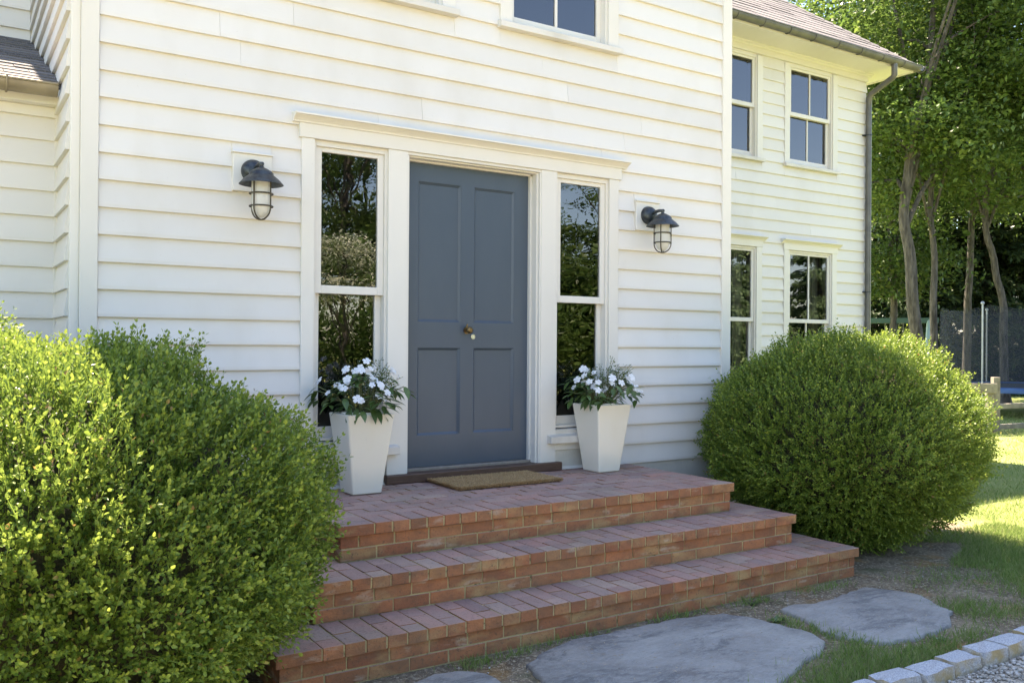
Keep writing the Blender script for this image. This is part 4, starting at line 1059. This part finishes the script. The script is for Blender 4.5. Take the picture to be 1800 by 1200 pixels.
# ------------------------------------------------------------------ trees
def make_tree(name, base, label, trunk, r0, blobs, nclump, nleaf, leaf, mat, seed, group=None, flat=.40, csig=.44, limbs=12, droop=.2, tipamt=.5, cat='tree', hexa=False):
    """trunk: list of offsets from base; blobs: list of (dx,dy,z,rx,ry,rz) crown ellipsoids"""
    g = np.random.default_rng(seed); bx, by = base
    t = thing(name, (bx, by, 0), label, cat, group)
    tr = [Vector((bx+a, by+b, c)) for a, b, c in trunk]; tb = MB(); m = len(tr)
    fine = []; rr = []
    for i in range(m-1):
        for k in range(5):
            s = k/5; fine.append(tr[i].lerp(tr[i+1], s)+Vector((math.sin((i*5+k)*1.3+seed)*.03, math.cos((i*5+k)*.9+seed)*.03, 0))); rr.append(.74*r0*(1-.78*(i+s)/(m-1)))
    fine.append(tr[-1]); rr.append(r0*.2); fine[0] = tr[0]-Vector((0, 0, .1)); rr[0] = r0*1.35
    tb.tube(fine, rr, 12)
    C = []; W_ = np.array([b[3]*b[4]*b[5] for b in blobs])**.75; W_ = W_/W_.sum()
    for _ in range(nclump):
        b = blobs[g.choice(len(blobs), p=W_)]; d = unit(g.normal(0, 1, 3)); s = g.random()**.45
        C.append([bx+b[0]+d[0]*b[3]*s, by+b[1]+d[1]*b[4]*s, b[2]+d[2]*b[5]*s])
    C = np.array(C); C = C[C[:, 2] > .6]
    for i in range(limbs):
        e = Vector(C[g.integers(len(C))]); j = int(len(fine)*g.uniform(.35, .95)); j = min(j, len(fine)-1)
        cand = [q for q in range(len(fine)) if fine[q].z < e.z-.2] or [0]
        j = min(j, cand[-1]); s0 = fine[j]; mid = s0.lerp(e, .5)+Vector((g.normal(0, .2), g.normal(0, .2), .25))
        pts = [s0, s0.lerp(mid, .55)+Vector((0, 0, .1)), mid, mid.lerp(e, .55)+Vector((g.normal(0, .12), g.normal(0, .12), .05)), e]; q0 = min(rr[j]*.6, r0*.4)
        tb.tube(pts, [q0, q0*.8, q0*.6, q0*.4, q0*.15], 7)
    tb.build('trunk', BARK, t, (bx, by, 0))
    nc = len(C); per = nleaf//nc
    sz = g.uniform(.6, 1.3, nc)
    P = (C[:, None, :]+g.normal(0, 1, (nc, per, 3))*np.array([csig, csig, csig*flat])*sz[:, None, None]).reshape(-1, 3); n = len(P)
    P[:, 2] -= droop*((P[:, :2]-np.repeat(C[:, :2], per, 0))**2).sum(1)
    P[:, 2] = np.maximum(P[:, 2], .15)
    D = g.normal(0, 1, (n, 3)); D[:, 2] = D[:, 2]*.5-.35; N = g.normal(0, .55, (n, 3)); N[:, 2] += 1
    L = leaf*g.uniform(.6, 1.3, n); V, F, k_ = leaf_arrays(P, D, N, L, L*.55, .12, hexa)
    cl = np.repeat(g.random(nc), per)
    me = np_mesh('crown', V-np.array([bx, by, 0]), F, mat, {'rnd': np.repeat(np.clip(cl*.6+g.random(n)*.4, 0, 1), k_), 'tip': np.repeat((g.random(n)**2)*tipamt*np.repeat(g.random(nc), per), k_)})
    link('crown', me, t, (bx, by, 0))
    return t
def make_conifer(name, base, label, H, Rb, nleaf, leaf, seed, group=None, z0=.3):
    g = np.random.default_rng(seed); bx, by = base; t = thing(name, (bx, by, 0), label, 'tree', group)
    tb = MB(); tb.tube([(bx, by, -.1), (bx, by, H*.5), (bx, by, H)], [.22, .13, .02], 9)
    nb = 150; zz = z0+(H-z0)*(g.random(nb)**1.25); an = g.uniform(0, 6.28, nb); rl = Rb*(1-zz/H)**.8*g.uniform(.7, 1.12, nb)+.15
    for i in range(0, nb, 4): tb.tube([(bx, by, zz[i]), (bx+math.cos(an[i])*rl[i]*.9, by+math.sin(an[i])*rl[i]*.9, zz[i]-.12*rl[i])], [.03, .008], 5)
    tb.build('trunk', BARK, t, (bx, by, 0))
    per = nleaf//nb; s = g.random((nb, per))**.6
    lat = g.normal(0, .16, (nb, per))*rl[:, None]*(1.1-s*.6)
    X = np.cos(an)[:, None]*rl[:, None]*s-np.sin(an)[:, None]*lat; Y_ = np.sin(an)[:, None]*rl[:, None]*s+np.cos(an)[:, None]*lat
    Zz = zz[:, None]-.28*rl[:, None]*s**1.5+g.normal(0, .05, (nb, per))-np.abs(lat)*.25
    P = np.stack([X, Y_, np.maximum(Zz, .1)], 2).reshape(-1, 3); n = len(P)
    D = np.stack([np.repeat(np.cos(an), per), np.repeat(np.sin(an), per), np.full(n, -.45)], 1)+g.normal(0, .45, (n, 3))
    N = np.tile([0, 0, 1.], (n, 1))+g.normal(0, .4, (n, 3)); L = leaf*g.uniform(.6, 1.3, n)
    V, F, k_ = leaf_arrays(P, D, N, L, L*.32, .1, False)
    me = np_mesh('crown', V, F, SPRUCE, {'rnd': np.repeat(g.random(n), k_), 'tip': np.repeat((s.reshape(-1)**3)*g.random(n), k_)})
    link('crown', me, t, (bx, by, 0)); return t
def at(u, depth):
    d = cf+cr*((u-900)/1562.86); return (CAM.x+d.x*depth, CAM.y+d.y*depth)
GR = 'tall trees beyond the lawn'
ux, uy = cr.x, cr.y       # lateral direction in the picture, used to place crooked trunks sensibly
def lat(a, z, b=0): return (ux*a+cf.x*b, uy*a+cf.y*b, z)
def blob(a, b, z, r, rz): return (ux*a+cf.x*b, uy*a+cf.y*b, z, r, r, rz)
make_tree('locust_tree', at(1628, 20), 'tall locust tree with a thick leaning grey trunk beside the trampoline', [lat(0, 0), lat(-.18, 1.6), lat(-.42, 3.6), lat(-.52, 5.0), lat(-.25, 6.6), lat(.05, 8.2), lat(.4, 11), lat(.5, 13)], .21,
          [blob(-.6, 0, 6.6, 2.1, 1.1), blob(1.2, .4, 7.4, 2.3, 1.2), blob(-1.4, .8, 8.6, 2.3, 1.3), blob(1.0, -.4, 9.6, 2.6, 1.5), blob(0, 0, 12, 3.0, 1.8), blob(-1.0, 1.5, 5.0, 1.2, .8)], 190, 42000, .125, LOCUST, 1, GR)
make_tree('locust_tree', at(1646, 21), 'slim locust tree with a straight dark trunk behind the leaning one', [lat(0, 0), lat(-.05, 2), lat(-.1, 4), lat(-.15, 6), lat(.2, 8.5), lat(.5, 11.5)], .135,
          [blob(.3, 0, 6.2, 1.8, 1.0), blob(-.8, .6, 7.6, 2.0, 1.1), blob(1.4, .4, 8.8, 2.3, 1.3), blob(.4, 0, 11, 2.6, 1.6)], 130, 28000, .125, LOCUST, 2, GR)
make_tree('locust_tree', at(1768, 23), 'crooked locust tree with a forked trunk behind the safety net', [lat(0, 0), lat(-.05, 1.8), lat(-.12, 3.0), lat(-.5, 4.3), lat(-.55, 5.4), lat(-.3, 6.6), lat(-.75, 8.2), lat(-1.2, 10.5), lat(-1.2, 12.5)], .15,
          [blob(.4, 0, 7.2, 2.2, 1.1), blob(-1.4, .3, 8.2, 2.0, 1.2), blob(1.6, .4, 8.8, 2.4, 1.4), blob(-.6, 0, 10.8, 3.0, 1.7), blob(1.2, .6, 5.6, 1.4, .8)], 170, 38000, .125, LOCUST, 3, GR)
make_tree('maple_tree', at(1565, 25), 'bright green maple just past the downpipe corner of the house', [lat(0, 0), lat(.1, 2.5), lat(0, 5), lat(.2, 8), lat(0, 11)], .16,
          [blob(-.2, 0, 4.2, 1.9, 1.2), blob(.6, .3, 6.4, 2.2, 1.4), blob(-.8, 0, 8.2, 2.2, 1.5), blob(.2, 0, 10.6, 2.4, 1.6)], 150, 34000, .135, MAPLE, 4, GR)
make_tree('maple_tree', at(1700, 27), 'maple with pale sunlit leaves behind the leaning locust', [lat(0, 0), lat(0, 3), lat(.2, 6), lat(.4, 9), lat(.2, 12)], .18,
          [blob(1.0, .3, 7.0, 2.6, 1.5), blob(-1.2, 0, 9.0, 2.6, 1.6), blob(.4, 0, 11.8, 3.0, 2.0)], 160, 36000, .14, LOCUST, 5, GR)
make_tree('maple_tree', at(1850, 22), 'maple at the lawn edge whose branches hang over the trampoline', [lat(0, 0), lat(.1, 3), lat(0, 6), lat(-.2, 9), lat(-.3, 12)], .2,
          [blob(-1.0, 0, 6.0, 2.0, 1.1), blob(.6, 0, 7.6, 2.6, 1.5), blob(-1.2, .3, 9.2, 2.4, 1.4), blob(.2, 0, 11.6, 3.0, 1.9)], 150, 32000, .125, LOCUST, 6, GR)
make_tree('maple_tree', at(1470, 27), 'tall maple rising behind the wing roof', [lat(0, 0), lat(0, 4), lat(.2, 8), lat(.1, 12), lat(0, 15)], .2,
          [blob(.4, 0, 8.0, 2.6, 1.6), blob(-1.2, .3, 10.0, 2.8, 1.7), blob(1.0, 0, 12.0, 3.0, 1.9), blob(-.4, 0, 14.4, 2.8, 1.8)], 160, 30000, .15, MAPLE, 17, GR)
GC = 'dark evergreens closing off the garden'
cone = make_conifer('evergreen_tree', at(1600, 31), 'dense dark evergreen standing behind the garden trees', 10.5, 3.1, 26000, .24, 7, GC)
def copy_thing(o, loc, rz, s, label=None):
    c = o.copy(); COL.objects.link(c); c.location = (*loc, 0); c.rotation_euler = (0, 0, rz); c.scale = (s, s, s)
    if label: c['label'] = label
    for ch in o.children:
        d = ch.copy(); COL.objects.link(d); d.parent = c
    return c
for i, (u, dd, s) in enumerate(((1535, 33, 1.0), (1665, 32, .95), (1735, 31, 1.05), (1800, 32, 1.0), (1870, 30, 1.0), (1490, 34, 1.1))): copy_thing(cone, at(u, dd), 1.1*i+.5, s)
far = make_tree('woodland_tree', at(1590, 42), 'far leafy tree filling the gaps behind the evergreens', [(0, 0, 0), (.1, 0, 4), (0, .1, 9), (0, 0, 15)], .25,
                [(0, 0, 6, 3, 3, 2.5), (1, 0, 10, 3.4, 3.4, 2.5), (-1, .5, 13.5, 3, 3, 2.4)], 150, 15000, .2, LOCUST, 8, 'far leafy trees')
for i, (x, y) in enumerate(((5, -40), (11, -41), (17, -42), (23, -41), (29, -39), (36, -37), (-1, -40))): copy_thing(far, (x, y), 1.3*i+.3, .85, 'far leafy tree beyond the shade trees across the drive')['group'] = 'woodland across the drive'
for i, (u, dd) in enumerate(((1520, 44), (1655, 43), (1725, 45), (1795, 42), (1865, 44))): copy_thing(far, at(u, dd), 1.7*i+1, 1.05)

# trees across the drive, seen mirrored in the window panes
GD = 'garden trees across the drive'
b1 = make_tree('shade_tree', (13.5, -28), 'broad shade tree behind the shrub border across the drive', [(0, 0, 0), (.1, 0, 2.5), (0, .2, 5), (.2, 0, 9), (0, 0, 12)], .26,
               [(0, 0, 5.2, 3.6, 3.4, 1.7), (2.4, .4, 6.6, 2.6, 2.6, 1.4), (-2.4, 0, 7.2, 2.6, 2.6, 1.5), (0, 0, 9.6, 3.0, 3.0, 1.8)], 150, 17000, .17, MAPLE, 11, GD)
for i, (x, y, s) in enumerate(((6.0, -29, 1.0), (20.0, -28.5, .95), (26.5, -27, 1.0), (-2, -29, 1.05), (33, -26, .85), (16.5, -33, 1.15), (9.5, -33, 1.1))): copy_thing(b1, (x, y), 1.3*i+.4, s)
hs = make_tree('rhododendron_shrub', (8.5, -20.8), 'dense rhododendron in the border across the drive', [(0, 0, 0), (.1, 0, .5), (0, .1, 1.2), (0, 0, 1.8)], .08,
               [(0, 0, 1.1, 1.8, 1.4, 1.0), (.9, 0, 1.7, 1.2, 1.1, .8), (-.8, .2, 1.5, 1.3, 1.1, .9)], 120, 9000, .13, MAPLE, 19, 'shrub border across the drive', .7, .35, 10, .05, .4, 'shrub')
for i, (x, y) in enumerate(((19.5, -24.6), (22.3, -25.4), (25.2, -24.4), (28.2, -24.0), (31.0, -23.0), (16.6, -25.2))): copy_thing(hs, (x, y), 2.3*i, 2.1)
for i in range(17): copy_thing(hs, (-7+2.7*i+(i % 3)*.4, -20.6-(.25*i) % 1.7-(3.0 if i > 9 else 0)), 1.9*i, 1.0+.22*((i*7) % 4)/2)
for i, (x, y, s_) in enumerate(((17.4, -6.3, .56), (20.0, -7.6, .60), (22.4, -7.0, .58), (24.8, -8.8, .62), (27.5, -9.5, .66), (15.2, -8.2, .5), (18.8, -9.4, .6), (23.6, -10.6, .66), (21.2, -9.9, .62))):
    c3 = copy_thing(cone, (x, y), 1+1.1*i, s_, 'blue-green spruce at the far edge of the gravel drive'); c3['group'] = 'spruces across the drive'
    for ch in c3.children:
        if ch.name.startswith('crown'): ch.material_slots[0].link = 'OBJECT'; ch.material_slots[0].material = BLUESPRUCE
make_tree('dogwood_tree', (8.0, -14.3), 'flowering dogwood with white blossom, mirrored in the left sidelight', [(0, 0, 0), (.1, 0, 1), (0, .1, 2.4), (0, 0, 3.7)], .07,
          [(0, 0, 2.8, 1.7, 1.5, .4), (.8, 0, 3.5, 1.3, 1.1, .35), (-.8, 0, 3.7, 1.3, 1.0, .35)], 60, 9000, .09, DOGWOOD, 15, None, .22, .35, 8, .1, 3.0)

# ------------------------------------------------------------------ trampoline, swing set, fence
tc = at(1826, 20.2); tx, ty = tc; TR = 2.15; TH = .62
tp = thing('trampoline', (tx, ty, 0), 'round trampoline with blue pad and dark safety net beyond the fence', 'trampoline')
def ringpts(r, z, n=40): return [(tx+r*math.cos(2*math.pi*k/n), ty+r*math.sin(2*math.pi*k/n), z) for k in range(n+1)]
MB().lathe([(0, TH-.01), (TR-.3, TH)], (tx, ty, 0), 40).build('jump_mat', BLACKMAT, tp, (tx, ty, TH))
MB().lathe([(TR-.32, TH+.012), (TR-.3, TH+.03), (TR, TH+.03), (TR+.03, TH+.01), (TR+.03, TH-.08)], (tx, ty, 0), 40).build('edge_pad', BLUEPAD, tp, (tx, ty, TH))
MB().tube(ringpts(TR-.02, TH-.05), .03, 8).build('frame_ring', STEEL, tp, (tx, ty, TH))
v = []; nn = 48
for z in (TH+.03, 2.42):
    for k in range(nn):
        a = 2*math.pi*k/nn; sag = .10*abs(math.sin(a*4)) if z > 1 else 0; v.append((tx+(TR-.12)*math.cos(a), ty+(TR-.12)*math.sin(a), z-sag))
MB().add(v, [(k, (k+1) % nn, nn+(k+1) % nn, nn+k) for k in range(nn)], True).build('safety_net', NET, tp, (tx, ty, TH))
base_a = math.atan2(CAM.y-ty, CAM.x-tx)
for k in range(6):
    a = base_a-.50+k*math.pi/3; px, py = tx+(TR+.02)*math.cos(a), ty+(TR+.02)*math.sin(a)
    MB().tube([(px, py, -.02), (px, py, 2.45)], .017, 8).lathe([(.0, 2.50), (.03, 2.48), (.04, 2.45), (.03, 2.43)], (px, py, 0), 8).build('net_pole', STEEL, tp, (px, py, 0))
ss = thing('swing_set', (*at(1590, 25), 0), 'green beamed swing set standing under the trees', 'swing set')
A = Vector((*at(1490, 25.5), 2.24)); B = Vector((*at(1650, 24.5), 2.24)); dd = (B-A).normalized(); pn = Vector((-dd.y, dd.x, 0))
sb = MB()
for q in (0,): 
    up = Vector((0, 0, .075)); sdv = pn*.05; vv = []
    for p in (A, B): vv += [p-sdv-up, p+sdv-up, p+sdv+up, p-sdv+up]
    sb.add(vv, [(0, 1, 2, 3), (7, 6, 5, 4), (0, 4, 5, 1), (1, 5, 6, 2), (2, 6, 7, 3), (3, 7, 4, 0)])
sb.build('beam', GREENP, ss, tuple((A+B)/2), .01)
for e in (A+dd*.12, B-dd*.25):
    for s in (-1, 1): MB().tube([e, Vector((e.x, e.y, 0))+pn*s*.9+dd*(-.1), ], .055, 8).build('leg', simple('pale_painted_leg', (.30, .42, .40), rough=.6) if 'pale_painted_leg' not in bpy.data.materials else bpy.data.materials['pale_painted_leg'], ss, (e.x, e.y, 0))
for q in (.22, .42, .62, .78):
    p = A.lerp(B, q)
    MB().tube([p-Vector((0, 0, .07)), p-Vector((0, 0, 1.72))], .012, 6).build('rope', TIMBER, ss, tuple(p))
for q0, q1 in ((.22, .42), (.62, .78)):
    p = A.lerp(B, q0); q = A.lerp(B, q1); zz_ = .52; m = MB(); w_ = pn*.1
    m.add([Vector((p.x, p.y, zz_))-w_, Vector((q.x, q.y, zz_))-w_, Vector((q.x, q.y, zz_))+w_, Vector((p.x, p.y, zz_))+w_]+[Vector((p.x, p.y, zz_+.03))-w_, Vector((q.x, q.y, zz_+.03))-w_, Vector((q.x, q.y, zz_+.03))+w_, Vector((p.x, p.y, zz_+.03))+w_], [(3, 2, 1, 0), (4, 5, 6, 7), (0, 1, 5, 4), (1, 2, 6, 5), (2, 3, 7, 6), (3, 0, 4, 7)])
    m.build('swing_seat', GREENP, ss, tuple(p))
fp = Vector((15.7, 3.18, 0)); fe = thing('timber_fence', tuple(fp), 'weathered timber post and rail fence in front of the trampoline', 'fence')
fr = Vector((ux, uy, 0)).normalized(); ff = Vector((cf.x, cf.y, 0)).normalized()
def beam(nm, p, q, hw, hh):
    p, q = Vector(p), Vector(q); d = (q-p).normalized(); s = d.cross(Vector((0, 0, 1)))
    if s.length < .1: s = fr.copy()
    s.normalize(); u_ = s.cross(d); vv = []
    for e in (p, q): vv += [e-s*hw-u_*hh, e+s*hw-u_*hh, e+s*hw+u_*hh, e-s*hw+u_*hh]
    MB().add(vv, [(0, 1, 2, 3), (7, 6, 5, 4), (0, 4, 5, 1), (1, 5, 6, 2), (2, 6, 7, 3), (3, 7, 4, 0)]).build(nm, TIMBER, fe, tuple(p), .008)
beam('post', fp-Vector((0, 0, .1)), fp+Vector((0, 0, .98)), .058, .058)
g0 = fp-fr*.17-ff*.12; beam('post', g0-Vector((0, 0, .1)), g0+Vector((0, 0, .87)), .055, .05)
gl_ = g0-fr*3.2
for z, h in ((.79, .085), (.40, .075), (.10, .06)): beam('rail', g0+Vector((0, 0, z))+fr*.10-ff*.06, gl_+Vector((0, 0, z))-ff*.06, .025, h)
beam('post', gl_-Vector((0, 0, .1)), gl_+Vector((0, 0, .9)), .055, .055)
f2 = fp+fr*2.6+ff*.9; beam('post', f2-Vector((0, 0, .1)), f2+Vector((0, 0, .98)), .075, .075)
for z in (.46, .10): beam('rail', fp+Vector((0, 0, z)), f2+Vector((0, 0, z+.05)), .04, .045)
